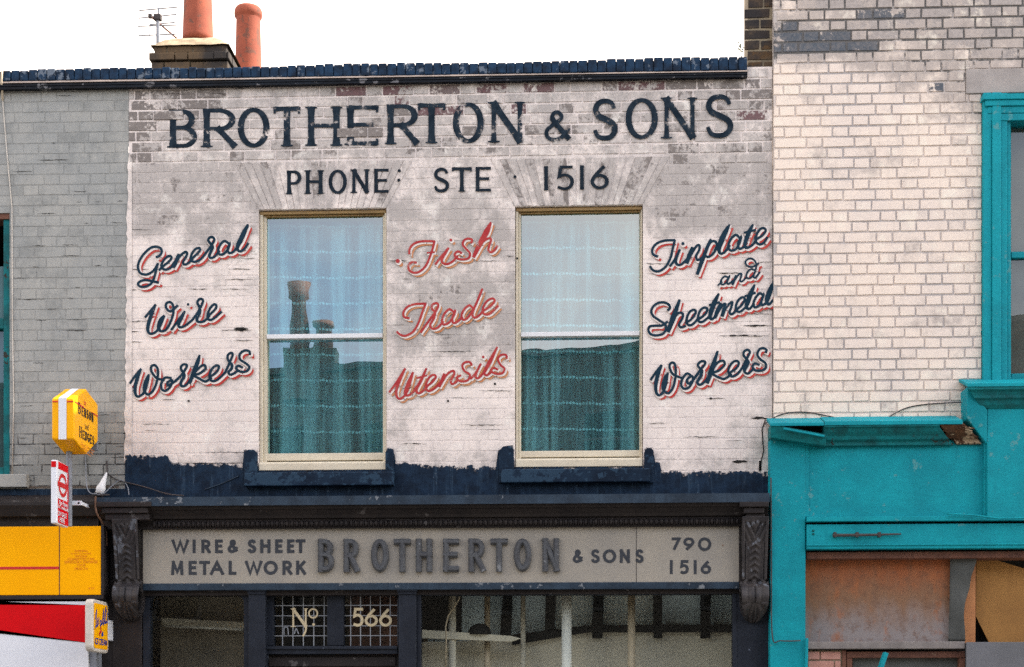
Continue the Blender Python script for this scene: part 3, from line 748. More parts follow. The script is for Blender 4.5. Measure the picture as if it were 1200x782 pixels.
def console(pl, pr, pt, pb, label):
    """carved scroll bracket: leaf panel above, rolled volute and shell below"""
    Yr = -.15; x0, x1 = X(pl, Yr), X(pr, Yr); zt, zb = Z((pl+pr)/2, pt, Yr), Z((pl+pr)/2, pb, Yr); H = zt - zb; Wd = (x1 - x0) / 2; xc = (x0 + x1) / 2
    def dep(t):
        if t < .62: return .215 - .085 * (t / .62) ** .8
        if t < .70: return .13 + .055 * math.sin((t - .62) / .08 * math.pi / 2)
        if t < .82: return .185 + .015 * math.sin((t - .70) / .12 * math.pi)
        return max(.035, .185 - .15 * ((t - .82) / .18) ** 1.3)
    def wid(t):
        if t < .60: return 1 - .10 * t
        if t < .63: return .94 + (t - .60) / .03 * .12
        if t < .80: return 1.06 - (t - .63) * .35
        k = (t - .80) / .20; return 1.0 * math.sqrt(max(.02, 1 - k * k)) * .99 + .01
    def rel(u, t):
        a = abs(u)
        e = .016 if a > .80 else 0.0                                            # raised side beads
        if t < .05: return .014
        if t < .24:                                                               # acanthus head
            k = (t - .05) / .19; return e + (.022 * abs(math.sin(a * 7.5 + k * 5)) * (1 - k * .5) * math.cos(min(1, a / .8) * 1.2) if a < .8 else 0)
        if t < .60:                                                               # husk drop
            k = (t - .24) / .36; w_ = .52 - .12 * k
            return e + (.020 * max(0, math.sin((k * 6.0 - a * 1.3) * 2 * math.pi)) * (1 - a / w_) + .008 * (1 - a / w_) if a < w_ else (.006 if .70 > a > .62 else 0))
        if t < .66: return .012 * math.cos(u * 9)
        if t < .82: return .018 * abs(math.cos(u * 3.1)) ** .6 - (.016 if a < .05 else 0)     # two lobed volute
        r_ = math.hypot(u * .8, (t - .80) / .2); an = math.atan2(t - .80 + .02, u * .22)
        return .022 * abs(math.sin(an * 5.5)) * min(1, r_ * 1.6)
    nu, nv = 44, 120; b = MB(); ids = []
    for j in range(nv + 1):
        t = j / nv; row = []
        for i in range(nu + 1):
            u = -1 + 2 * i / nu; edge = 0 if abs(u) < .999 else 1
            row.append(b.vert((xc + u * Wd * wid(t), -dep(t) - rel(u, t) * (0 if edge else 1), zt - t * H)))
        ids.append(row)
    for j in range(nv):
        for i in range(nu): b.f.append([ids[j+1][i], ids[j+1][i+1], ids[j][i+1], ids[j][i]])
    for side in (0, nu):                                                           # cheeks back to the wall
        back = [b.vert((b.v[ids[j][side]][0], -.012, b.v[ids[j][side]][2])) for j in range(nv + 1)]
        for j in range(nv):
            q = [ids[j][side], back[j], back[j+1], ids[j+1][side]]; b.f.append(q if side else q[::-1])
    top = [b.vert((b.v[ids[0][i]][0], -.012, zt)) for i in range(nu + 1)]
    for i in range(nu): b.f.append([ids[0][i], ids[0][i+1], top[i+1], top[i]])
    # rolled ears of the volute
    for sgn in (-1, 1):
        b.tube([(xc + sgn * Wd * .98 + .02 * sgn * 0, -.11 - .035 * math.cos(a), zt - .66 * H - .035 * math.sin(a)) for a in [k * .5 for k in range(13)]], .010, 6)
    o = b.build('corbel', M['carving'], main, smooth=True); return lab(o, label)
console(134, 164, 610, 727, 'carved scroll corbel at the fascia end nearest the yellow sign')
console(868.5, 900, 607, 729, 'carved scroll corbel at the fascia end nearest the teal shop')

# lower shopfront: pilasters, door with leaded fanlights, two display windows
ST = 688
def pil(l, r_, t, Y0=-.06, m='shopblue', name='pilaster', cap=True):
    b = MB(); b.box(X(l, Y0), X(r_, Y0), Y0, .10, .0, Z((l+r_)/2, t, Y0)); 
    p = b.build(name, M[m], main, bevel=.006)
    if cap:
        c = MB(); z = Z((l+r_)/2, t + .3, Y0 - .02); c.box(X(l - 1.5, Y0), X(r_ + 1.5, Y0), Y0 - .022, .09, z - .028, z - .012); c.box(X(l - .5, Y0), X(r_ + .5, Y0), Y0 - .012, .09, z - .045, z - .0285); c.build('capital', M['shopblue'], p, bevel=.003)
    return p
pil(131, 166, 612, -.03, 'shopfront', cap=False); pil(862, 901.5, 612, -.03, 'shopblue', cap=False)
pil(291, 311, 688.5); pil(467, 488, 688.5)
hd = MB(); Yh = -.045; hd.box(X(163, Yh), X(866, Yh), Yh, .10, Z(500, 697, Yh), Z(500, 686, Yh)); hd.box(X(163, Yh), X(866, Yh), Yh - .02, .05, Z(500, 689.5, Yh), Z(500, 686.2, Yh)); hd.build('shopfront_head', M['shopfront'], main, bevel=.004)
bk = MB(); bk.box(X(150), X(899), -.02, .10, Z(500, 690), Z(500, 606)); bk.build('fascia_backing', M['shopfront'], main)

def framed_window(l, r_, t, Yg, name, fw=6, arch=False, m='shopblue', sill=.72):
    fr = MB(); xa, xb, zt_ = X(l, Yg), X(r_, Yg), Z((l+r_)/2, t, Yg); w = fw * PXM
    fr.box(xa - w, xa, Yg - .035, Yg + .05, sill, zt_ + w); fr.box(xb, xb + w, Yg - .035, Yg + .05, sill, zt_ + w); fr.box(xa, xb, Yg - .034, Yg + .05, zt_, zt_ + w - .002); fr.box(xa, xb, Yg - .034, Yg + .05, sill, sill + .06)
    if arch:
        for s, xc_ in ((1, xa), (-1, xb)):
            rr = .11; pts = [(xc_, zt_)] + [(xc_ + s * (rr - rr * math.cos(a)), zt_ - rr * .62 + rr * .62 * math.sin(a)) for a in [R(90) * k / 8 for k in range(8, -1, -1)]]
            fr.prism(pts if s < 0 else pts[::-1], Yg - .033, Yg + .03)
    f = fr.build(name, M[m], main, bevel=.004)
    g = MB(); g.face(((xa, Yg, sill + .06), (xb, Yg, sill + .06), (xb, Yg, zt_), (xa, Yg, zt_))); g.build('glass_pane', M['shop_glass'], f)
    rs = MB(); rs.box(xa - w, xb + w, Yg - .06, Yg + .06, 0.0, sill - .002); rs.build('stallriser', M['shopblue'], f, bevel=.004)
    return f
lab(framed_window(177, 287, 696, .02, 'shop_window', 8, True), 'narrow display window with arched corners')
lab(framed_window(494, 858, 697.5, .0, 'shop_window', 5), 'wide display window')

dr = MB(); Yd = .05
x0, x1 = X(312, Yd), X(467, Yd)
for l, r_ in ((312, 321.5), (384, 403.5), (466, 468)): dr.box(X(l, Yd), X(r_, Yd), Yd - .03, Yd + .05, Z(390, 757, Yd), Z(390, 690, Yd))
dr.box(x0, x1, Yd - .0305, Yd + .05, Z(390, 698, Yd), Z(390, 690, Yd) - .001)
dr.box(x0, x1, Yd - .045, Yd + .06, Z(390, 767, Yd), Z(390, 757.5, Yd)); dr.box(x0, x1, Yd - .06, Yd + .04, Z(390, 761.5, Yd), Z(390, 758.5, Yd) )
fan = dr.build('door_frame', M['shopblue'], main, bevel=.004)
d2 = MB(); d2.box(x0, x1, Yd + .01, Yd + .07, .02, Z(390, 767.5, Yd)); 
d2.box(x0 + .02, x1 - .02, Yd - .005, Yd + .02, Z(390, 781, Yd), Z(390, 770, Yd)); dd = d2.build('door', M['shopfront'], main, bevel=.004)
for l, r_ in ((321.5, 384), (403.5, 466)):
    xa, xb = X(l, Yd), X(r_, Yd); za, zb_ = Z(390, 757, Yd), Z(390, 698, Yd)
    g = MB(); g.face(((xa, Yd + .02, za), (xb, Yd + .02, za), (xb, Yd + .02, zb_), (xa, Yd + .02, zb_))); lt = g.build('leaded_light', M['shop_glass'], fan)
    c = MB()
    for i in range(1, 6 if l > 400 else 6): 
        px = l + (12.2 * i - 3 if l < 400 else 11.6 * i - 4.5); c.bar((X(px, Yd), Yd + .016, za), (X(px, Yd), Yd + .016, zb_), .0065, .006)
    for py in (709.5, 721.5, 733.5, 745): c.bar((xa, Yd + .0165, Z(390, py, Yd)), (xb, Yd + .0165, Z(390, py, Yd)), .0065, .006)
    c.build('lead_came', M['came'], fan)
    bkp = MB(); bkp.box(xa - .01, xb + .01, Yd + .3, Yd + .32, za - .1, zb_ + .1); bkp.build('hall_panel', M['wood'] if l > 400 else M['dark'], fan)
# shop interior, seen through the glass
room(main, X(133), X(899), .05, Z(500, 690) + .02, .14, 3.0, M['shoproom'], 'shop_interior')
pt = MB(); Yp = .46
pt_b = lambda px, py: P(px, py, Yp)
def panel(mb, q, y0=Yp, th=.04):
    mb.prism([(pt_b(*p).x, pt_b(*p).z) for p in q], y0, y0 + th)
panel(pt, ((494, 800), (864, 800), (864, 734), (700, 735), (600, 750), (494, 752)), Yp + .045)
lab(pt.build('partition_panel', M['beige'], main), 'beige board partition inside the shop')
pg = MB()
panel(pg, ((500, 752), (866, 740), (866, 684), (500, 684)), Yp + .10); pgo = pg.build('partition_glazing', M['frosted'], main)
def hammered():
    t = NT('hammered glass'); n = t.noise(95, 4, .7)
    return t.done(t.bsdf(t.mix(t.ramp(n, .48, .60), (.42, .50, .54), (.93, .90, .80)), .3, t.bump(n, .6, .01)))
M['hammered'] = hammered()
for a, b_, c_ in ((651, 694, 739), (708, 766, 738)):
    hp = MB(); panel(hp, ((a, c_), (b_, c_ - 1), (b_, 684), (a, 684)), Yp + .085, .01); lab(hp.build('hammered_pane', M['hammered'], main), 'pale hammered glass pane')
pf = MB()
panel(pf, ((600, 756), (690, 741), (866, 741), (866, 732), (690, 733), (600, 744)), Yp - .02, .06)
for a, b_, c, d in ((586, 599, 590, 601), (638, 649, 640, 652), (694, 706, 696, 708), (766, 776, 766, 776), (821, 832, 821, 833)): panel(pf, ((a, 748), (b_, 748), (d, 684), (c, 684)), Yp - .015, .05)
panel(pf, ((494, 745), (540, 745), (541, 684), (494, 684)), Yp + .02, .05)
pf.build('partition_frame', M['black'], main, bevel=.004)
rl = MB(); panel(rl, ((493, 749.5), (600, 754), (612, 750), (600, 747), (493, 739.5)), Yp - .20, .05); panel(rl, ((494, 800), (499, 800), (499, 762), (494, 760)), Yp - .32, .03)
lab(rl.build('display_rail', M['beige'], main, bevel=.004), 'pale wooden rail across the window')
for px, w, yy, m in ((664, 12, .22, 'white'), (740, 9, .30, 'tan'), (530, 9, .30, 'beige'), (571, 7, .40, 'tan'), (613, 6, .40, 'beige')):
    b = MB(); c = P(px, 760, yy); b.tube([(c.x, yy, .3), (c.x, yy, Z(px, 684, yy))], w / 2 * (CAMD + yy) / FPX, 14); 
    o = b.build('display_pole', M[m], smooth=True)
    tag(o, {664: 'thick white pole standing inside the wide shop window', 740: 'tan pole inside the wide shop window right of the white pole', 530: 'beige pole near the door end of the wide shop window', 571: 'thin tan pole inside the wide window just right of the dark domed shade',
            613: 'thin beige pole inside the wide shop window between the domed shade and the white pole'}[px], 'pole', 'display poles in the wide shop window')
b = MB(); c = P(562, 744, .31); r0 = .088; b.lathe((c.x, .31, c.z), [(r0 * math.cos(a), r0 * .95 * math.sin(a)) for a in [R(90) * k / 10 for k in range(10)]], 28)
tag(b.build('domed_shade', M['black'], smooth=True), 'dark domed tin shade resting on the pale rail in the shop window', 'lamp shade')
b = MB(); b.tube([P(x_, y_, .20) for x_, y_ in ((522, 782), (523, 745), (522, 735), (525, 722), (532, 712), (538, 702), (540, 690))], .006, 6)
tag(b.build('bent_wire', M['tan'], smooth=True), 'thin bent wire rising inside the wide shop window', 'wire')
sl = thing('strip_light', P(240, 731, .5), 'unlit batten strip light hanging inside the narrow arched shop window', 'light')
b = MB(); b.bar(P(190, 728, .5), P(288, 733, .5), .035, .05); b.build('batten', M['beige'], sl, bevel=.006)
b = MB(); p_, q_ = P(193, 733, .5), P(285, 737.5, .5); b.tube([p_, q_], .014, 10); b.build('tube', M['white'], sl, smooth=True)
b = MB(); b.box(X(176, .3), X(290, .3), .58, .62, .3, Z(230, 690, .6)); lab(b.build('back_board', M['shoproom'], main), 'brown board behind the narrow window')

# ================================================================== LETTERING
def arc(cx, cy, rx, ry, a0, a1, n=10):
    return [(cx + rx * math.cos(R(a0 + (a1 - a0) * k / n)), cy + ry * math.sin(R(a0 + (a1 - a0) * k / n))) for k in range(n + 1)]
def spline(pts, n=7, closed=False):
    """Catmull-Rom through the points; a third value is a width factor"""
    q = [tuple(p) + ((1.0,) if len(p) == 2 else ()) for p in pts]; out = []; m = len(q)
    for i in range(m - (0 if closed else 1)):
        g = lambda k: q[k % m] if closed else q[min(max(k, 0), m - 1)]
        a, b_, c, d = g(i - 1), g(i), g(i + 1), g(i + 2)
        for k in range(n):
            t = k / n
            out.append(tuple(.5 * (2*b_[j] + (c[j]-a[j])*t + (2*a[j]-5*b_[j]+4*c[j]-d[j])*t*t + (3*b_[j]-a[j]-3*c[j]+d[j])*t**3) if j < 2 else b_[2] + (c[2]-b_[2]) * t for j in range(3)))
    if not closed: out.append(q[-1])
    else: out.append(out[0])
    return out
# capital letters as centre lines in a unit box (x 0..1, y 0..1 upward)
def glyph(ch):
    S = [(.93, .80), (.80, .95), (.52, 1.0), (.20, .94), (.06, .76), (.20, .60), (.55, .50), (.88, .38), (.96, .20), (.78, .04), (.46, 0), (.16, .05), (.02, .22)]
    L = {
     'A': [[(0, 0), (.5, 1), (1, 0)], [(.2, .36), (.8, .36)]],
     'B': [[(0, 0), (0, 1)], [(0, 1), (.45, 1)] + arc(.45, .765, .45, .235, 85, -90, 9) + [(0, .53)], [(0, .53), (.5, .53)] + arc(.5, .265, .5, .265, 85, -90, 9) + [(0, 0)]],
     'C': [arc(.55, .5, .55, .5, 50, 310, 18)],
     'D': [[(0, 0), (0, 1)], [(0, 1), (.4, 1)] + arc(.4, .5, .6, .5, 88, -90, 14) + [(0, 0)]],
     'E': [[(0, 0), (0, 1)], [(0, 1), (1, 1)], [(0, .52), (.86, .52)], [(0, 0), (1, 0)]],
     'G': [arc(.55, .5, .55, .5, 50, 330, 18) + [(1, .46)], [(1, .46), (.6, .46)]],
     'H': [[(0, 0), (0, 1)], [(1, 0), (1, 1)], [(0, .52), (1, .52)]],
     'I': [[(.5, 0), (.5, 1)]],
     'K': [[(0, 0), (0, 1)], [(.95, 1), (.05, .42)], [(.35, .60), (1, 0)]],
     'L': [[(0, 1), (0, 0)], [(0, 0), (1, 0)]],
     'M': [[(0, 0), (.08, 1)], [(.08, 1), (.5, .15), (.92, 1)], [(.92, 1), (1, 0)]],
     'N': [[(0, 0), (0, 1)], [(0, 1), (1, 0)], [(1, 0), (1, 1)]],
     'O': [arc(.5, .5, .5, .5, 90, 450, 28)],
     'P': [[(0, 0), (0, 1)], [(0, 1), (.48, 1)] + arc(.48, .73, .5, .27, 85, -90, 9) + [(0, .46)]],
     'R': [[(0, 0), (0, 1)], [(0, 1), (.48, 1)] + arc(.48, .74, .46, .26, 85, -90, 9) + [(0, .48)], [(.42, .48), (1, 0)]],
     'S': [[(p[0], p[1]) for p in spline(S, 4)]],
     'T': [[(.5, 0), (.5, 1)], [(0, 1), (1, 1)]],
     'W': [[(0, 1), (.26, 0), (.5, .95), (.74, 0), (1, 1)]],
     '&': [[(p[0], p[1]) for p in spline([(.95, .02), (.62, .36), (.30, .72), (.30, .92), (.46, 1), (.62, .90), (.60, .74), (.32, .56), (.06, .34), (.08, .10), (.34, 0), (.62, .08), (.84, .30), (.92, .46)], 4)]],
     '0': [arc(.5, .5, .5, .5, 90, 450, 26)],
     '1': [[(.55, 0), (.55, 1)]],
     '5': [[(.90, 1), (.22, 1)], [(.22, 1), (.12, .56)] + [(p[0], p[1]) for p in spline([(.12, .56), (.45, .64), (.82, .54), (.96, .32), (.80, .07), (.42, 0), (.02, .08)], 4)][1:]],
     '6': [[(p[0], p[1]) for p in spline([(.80, 1), (.40, .72), (.10, .45), (.02, .26)], 4)], arc(.5, .29, .48, .29, 180, 540, 20)],
     '7': [[(0, 1), (1, 1), (.30, 0)]],
     '9': [[(p[0], p[1]) for p in spline([(.20, 0), (.60, .28), (.90, .55), (.98, .74)], 4)], arc(.5, .71, .48, .29, 0, 360, 20)],
     '.': [arc(.5, .10, .30, .10, 0, 360, 10)],
    }
    return L[ch]

class Ink(MB):
    """flat strokes laid on a plane given by place(px, py) -> (x, y, z); every sample sits a hair above the last"""
    def __init__(s, place, lift=0.0): super().__init__(); s.place, s.k, s.lift = place, 0, lift
    def stroke(s, pts, w, dx=0, dy=0, cap=0.0):
        """pts in photo pixels with a width factor; w full width in pixels"""
        q = [tuple(p) + ((1.0,) if len(p) == 2 else ()) for p in pts]
        q = [q[0]] + [b_ for a, b_ in zip(q, q[1:]) if math.hypot(b_[0]-a[0], b_[1]-a[1]) > 1e-4]
        n = len(q); closed = n > 3 and math.hypot(q[0][0]-q[-1][0], q[0][1]-q[-1][1]) < 1e-3
        L_, R_ = [], []
        for i, (x, y, f) in enumerate(q):
            a = q[i-1] if i else (q[-2] if closed else q[0]); c = q[i+1] if i < n-1 else (q[1] if closed else q[-1])
            d1 = Vector((x-a[0], y-a[1])); d2 = Vector((c[0]-x, c[1]-y))
            if d1.length < 1e-6: d1 = d2
            if d2.length < 1e-6: d2 = d1
            d1.normalize(); d2.normalize(); t = d1 + d2
            if t.length < .2: t = d2.copy()
            t.normalize(); nn = Vector((-t.y, t.x)); mit = min(1.9, 1 / max(.35, nn.dot(Vector((-d2.y, d2.x)))))
            e = 0
            if cap and not closed and i in (0, n-1): e = -cap if i == 0 else cap
            h = w * f / 2 * mit; bx, by = x + t.x * e, y + t.y * e
            s.k += 1; yy = s.lift + s.k * 1.1e-5
            L_.append(s.vert(s.at(bx + nn.x*h + dx, by + nn.y*h + dy, yy))); R_.append(s.vert(s.at(bx - nn.x*h + dx, by - nn.y*h + dy, yy)))
        for i in range(n - 1): s.f.append([L_[i], L_[i+1], R_[i+1], R_[i]])
        return s
    def at(s, px, py, yy): 
        p = s.place(px, py); return (p[0], p[1] - yy, p[2])
    def dot(s, x, y, r, dx=0, dy=0, n=12):
        s.k += 1; yy = s.lift + s.k * 1.1e-5
        s.f.append([s.vert(s.at(x + dx + r*math.cos(2*math.pi*k/n), y + dy + r*math.sin(2*math.pi*k/n), yy)) for k in range(n)]); return s

def put_glyph(ink, ch, x0, x1, yt, yb, w, slope=0.0):
    """monoline capital inside its pixel box"""
    for st_ in glyph(ch):
        ink.stroke([(x0 + w/2 + p[0] * (x1 - x0 - w), yb - w/2 - p[1] * (yb - yt - w) + slope * (p[0] - .5)) for p in st_], w, cap=w/2 if len(st_) == 2 or ch in 'KNMWAR' else 0)
STEMS = {'B': ((0,), ()), 'R': ((0,), (1,)), 'T': ((.5,), ()), 'H': ((0, 1), ()), 'E': ((0,), ()), 'N': ((0,), ()), 'P': ((0,), ()), 'I': ((.5,), ())}
def put_roman(ink, ch, x0, x1, yt, yb, thick, thin, serif=True):
    """sign writer's roman: thick uprights, thin horizontals, small bracketed serifs"""
    H = yb - yt
    for st_ in glyph(ch):
        pts = [(x0 + thick/2 + p[0] * (x1 - x0 - thick), yb - thin/2 - p[1] * (H - thin)) for p in st_]
        n = len(pts); out = []
        for i, p in enumerate(pts):
            a, c = pts[max(i-1, 0)], pts[min(i+1, n-1)]; d = math.hypot(c[0]-a[0], c[1]-a[1]) or 1
            vert = abs(c[1]-a[1]) / d; ww = thin + (thick - thin) * vert ** 1.3
            if ch == 'N' and n == 2: ww = thin * 1.15 if vert > .99 else thick
            if ch == 'S': ww = thin + (thick - thin) * (1 - abs(abs(i / (n - 1) - .5) * 2) ** 1.5)
            if ch == '&': ww = thin + (thick - thin) * (.9 if c[0] < a[0] and c[1] < a[1] else .35)
            out.append((p[0], p[1], ww))
        if n == 2:   # flared ends give the wedge
            (ax, ay, aw), (bx, by, bw) = out; k = 1.0
            seg = [(ax + (bx-ax)*t, ay + (by-ay)*t, aw * (1 + (.28 if serif else .1) * max(0, abs(t-.5)*2 - .6) / .4)) for t in [j/10 for j in range(11)]]
            out = seg
        ink.stroke(out, 1.0, cap=thin/2 if n == 2 else 0)
    if serif:
        for sx in STEMS.get(ch, ((), ()))[0]:
            cx = x0 + thick/2 + sx * (x1 - x0 - thick)
            for yy, do in ((yb - thin*.28, True), (yt + thin*.28, ch not in 'BRPET')):
                if do: ink.stroke([(cx - thick*.95, yy, .55), (cx, yy, 1), (cx + thick*.95, yy, .55)], thin * .62)
        if ch in 'TE':
            for xx in ((x0, x1) if ch == 'T' else (x1,)):
                for yy in ((yt,) if ch == 'T' else (yt, yb)):
                    s_ = 1 if yy == yt else -1; ink.stroke([(xx, yy, .6), (xx - thick * (.17 if xx == x1 else -.17), yy + s_ * H * .17, .9)], thin * .7)
        if ch == 'N':
            x = x1 - thick/2; ink.stroke([(x - thick*.8, yt + thin*.28, .55), (x, yt + thin*.28, 1), (x + thick*.8, yt + thin*.28, .55)], thin*.62)

wall_place = lambda px, py: P(px, py, -.0065)
# --- the long name
ink = Ink(wall_place)
for ch, x0, x1, yt, yb in (('B', 199, 231, 128.5, 173.5), ('R', 238.5, 278, 127.5, 173), ('O', 278.5, 316, 126.5, 173), ('T', 321, 351.5, 125.5, 172), ('H', 361, 398, 125, 171.5), ('E', 407, 443, 124, 170.5),
                           ('R', 454, 491.5, 122.5, 169.5), ('T', 490, 521.5, 121.5, 168.5), ('O', 530.5, 567, 120.5, 168), ('N', 575, 613, 119.5, 167.5)):
    put_roman(ink, ch, x0, x1, yt, yb, 7.4, 4.6)
put_roman(ink, '&', 636, 672, 130, 166, 6.4, 3.6)
for ch, x0, x1, yt, yb in (('S', 693, 725, 116.5, 164.5), ('O', 733, 771, 115.5, 163.5), ('N', 777.5, 815, 114.5, 163), ('S', 825, 860.5, 111.5, 161.5)): put_roman(ink, ch, x0, x1, yt, yb, 7.2, 4.4)
lab(ink.build('painted_lettering', M['ink_top'], main), 'flaking blue black roman capitals under the coping')
# --- phone line
ink = Ink(wall_place)
for ch, x0, x1, yt, yb in (('P', 336.5, 353.5, 200, 228), ('H', 358.5, 378, 199.5, 227.5), ('O', 385, 406.5, 199, 227.5), ('N', 412.5, 432, 198.5, 226.5), ('E', 438.5, 456, 198, 226),
                           ('S', 507.5, 527, 197, 225.5), ('T', 530, 552.5, 196.5, 225), ('E', 557.5, 576, 196, 224.5), ('1', 633, 646, 195, 223.5), ('5', 651, 673.5, 194.5, 223), ('1', 675, 688, 194, 222.5), ('6', 691.5, 714, 193.5, 222)):
    put_roman(ink, ch, x0, x1, yt, yb, 4.4, 3.1, serif=ch in 'PHNT')
for x, y in ((468, 200.5), (467.5, 211.5), (603.5, 207.5)): ink.dot(x, y, 1.9)
lab(ink.build('painted_lettering', M['ink_phone'], main), 'smaller blue black telephone line over the windows')

# --- script words, traced from the sign writer's strokes: (scale, x offset, y offset, strokes, dots)
S = {}
S['General'] = (7.5, 150, 255, [
 [(250,350),(280,335),(298,300),(285,270),(240,258),(190,275),(130,335),(95,400),(90,450),(110,490),(160,503),(205,485),(240,450),(262,408)],
 [(264,405),(250,460),(235,520),(215,570),(170,605),(115,610),(90,590),(105,565),(150,552),(200,558),(270,574)],
 [(275,465),(310,430),(360,390),(385,355),(365,340),(325,365),(298,410),(300,445),(335,460),(380,440),(408,395)],
 [(400,442,1.3),(422,395,1.7),(450,325,1.3)], [(415,405),(460,340),(505,305),(522,320),(505,360),(485,395),(497,415),(530,405),(570,365)],
 [(555,372),(600,330),(635,290),(625,270),(590,285),(560,330),(555,375),(590,392),(640,370),(690,310)],
 [(690,310),(730,255),(760,205),(750,178),(722,178),(708,205),(730,235,1.2),(745,265,1.3),(728,310,1.2),(715,340),(730,358),(765,345),(805,295)],
 [(885,228),(850,210),(815,240),(795,290),(805,325),(840,325),(880,285),(897,232),(880,280),(887,312),(920,310),(955,278)],
 [(950,285),(1000,190),(1050,90),(1055,65,.7)], [(1053,68,.8),(1025,130,1.9),(990,205,2.1),(968,250,1.7),(965,282,1.2),(985,300),(1020,285),(1060,230)]], [])
S['Wire'] = (5.5875, 150, 340, [
 [(113,180),(150,135),(182,97)], [(180,98,.9),(155,160,1.5),(132,235,1.5),(135,278,1.1),(165,285),(205,250),(238,170)], [(238,168,.9),(215,200,1.8),(202,245,1.6),(215,270),(250,260),(280,210),(298,150),(295,100),(275,80),(252,90),(252,120),(280,140),(327,103)],
 [(285,262),(330,200),(372,142)], [(372,140,.9),(350,190,1.2),(332,228,1.2),(342,245),(375,235),(425,195)],
 [(420,200),(460,145),(490,85),(488,62),(468,62),(455,85),(470,115,1.2),(470,150,1.3),(452,195,1.2),(465,210),(500,205),(535,170)],
 [(528,170),(570,130),(580,105),(565,95),(540,120),(522,165),(530,195),(560,190),(614,143)]], [(395, 96, 9)])
S['Workers'] = (5.5875, 150, 340, [
 [(14,612),(50,560),(86,518)], [(85,520,.9),(62,580,1.5),(47,640,1.5),(52,688,1.1),(75,697),(110,665),(130,600),(137,555)], [(136,555,.8),(114,605,1.3),(107,655,1.2),(130,685),(165,660),(190,600),(198,530),(180,495),(155,500),(155,535),(190,578),(240,590)],
 [(285,578),(245,575),(220,610),(222,650),(250,660),(280,630),(290,592),(262,605),(262,625),(300,605),(350,560)],
 [(310,600),(350,560),(385,505),(382,490),(360,490),(347,515),(365,545,1.2),(368,570,1.3),(348,605,1.2),(352,630),(380,625),(408,590)],
 [(405,612,1.2),(432,540,1.8),(458,470,1.7),(470,428,.7)], [(470,430,.6),(452,480,1),(425,550,1.2)], [(425,555),(480,500),(505,495),(507,520),(465,550),(430,558),(470,582),(510,600),(548,575)],
 [(538,570),(580,540),(597,505),(580,495),(550,520),(535,565),(547,595),(585,590),(640,540)],
 [(640,540),(670,470),(687,425),(675,413),(655,430),(657,460),(680,490,1.2),(680,515,1.2),(660,540),(672,556),(700,545),(722,528)],
 [(800,425),(795,403),(765,398),(735,420),(735,455),(770,480),(796,505),(780,532),(740,537),(710,515),(725,498),(752,510)]], [])
S['Fish'] = (7.107, 455, 255, [
 [(175,305),(180,260),(215,220),(280,200),(387,200)], [(385,200),(370,260),(350,320),(315,400),(265,450),(215,462),(175,440),(170,400),(195,375),(235,378)], [(325,297,.7),(385,290,.7)],
 [(393,392),(440,330),(475,290),(502,256)], [(502,256),(475,300,1.1),(447,350,1.2),(455,380),(490,390),(540,365),(578,322)],
 [(690,215),(700,190),(670,178),(635,190),(620,225),(645,260),(680,300),(670,340),(620,352),(570,340),(553,310),(580,285),(612,300)],
 [(710,332,1.4),(760,230,2.3),(820,120,2.6),(855,44,.8)], [(728,280),(790,205),(840,175),(857,190),(840,240),(835,275),(855,292),(885,275),(910,238)]], [(522, 190, 12), (80, 365, 18)])
S['Trade'] = (5.587, 455, 335, [
 [(138,214),(105,205),(100,175),(125,140),(170,122),(247,118)], [(245,118),(225,170),(200,240),(165,300),(115,328),(80,322),(57,302)],
 [(213,307),(260,240),(310,170),(328,130),(315,115),(290,125),(285,150),(305,175,1.1),(298,215,1.1),(275,258),(290,282),(325,275),(360,235)],
 [(432,178),(400,155),(365,190),(352,230),(365,255),(400,240),(430,195),(438,165),(420,215),(427,245),(455,235),(485,205)],
 [(555,150),(530,130),(495,160),(480,200),(495,225),(530,200),(572,128),(616,23)], [(616,23),(580,110),(552,180),(562,210),(590,200),(625,165)],
 [(618,168),(670,135),(697,100),(680,85),(645,105),(620,150),(627,185),(665,185),(720,133)]], [])
S['Utensils'] = (5.587, 455, 335, [
 [(8,697),(50,640),(111,543)], [(110,545,.9),(72,625,1.5),(52,690,1.3),(62,735),(92,735),(128,685),(162,568)], [(162,568,.9),(132,635,1.3),(110,698,1.2),(127,720),(165,695),(185,660)],
 [(250,543,.9),(215,620,1.4),(185,680,1.3),(200,705),(240,680),(262,650)], [(188,606,.8),(252,588,.8)],
 [(245,665),(290,630),(312,595),(290,585),(260,615),(245,660),(262,690),(300,675),(345,630)],
 [(335,662,1.1),(352,620,1.4),(367,578,1.2)], [(345,645),(385,582),(425,558),(432,580),(410,625),(422,645),(455,622)],
 [(547,522),(535,502),(505,502),(485,525),(500,560),(535,585),(520,620),(475,627),(448,605),(475,588)],
 [(540,610),(575,570),(606,513)], [(606,513),(582,560),(572,598),(592,605),(630,565)],
 [(625,577,1.1),(665,500,1.9),(713,404,.8)], [(690,450,1),(640,540,1.4),(630,576),(647,587),(680,562)],
 [(777,477),(770,455),(740,455),(718,480),(735,520),(761,545),(745,575),(705,577),(673,560),(690,540),(717,550)]], [(622, 468, 9)])
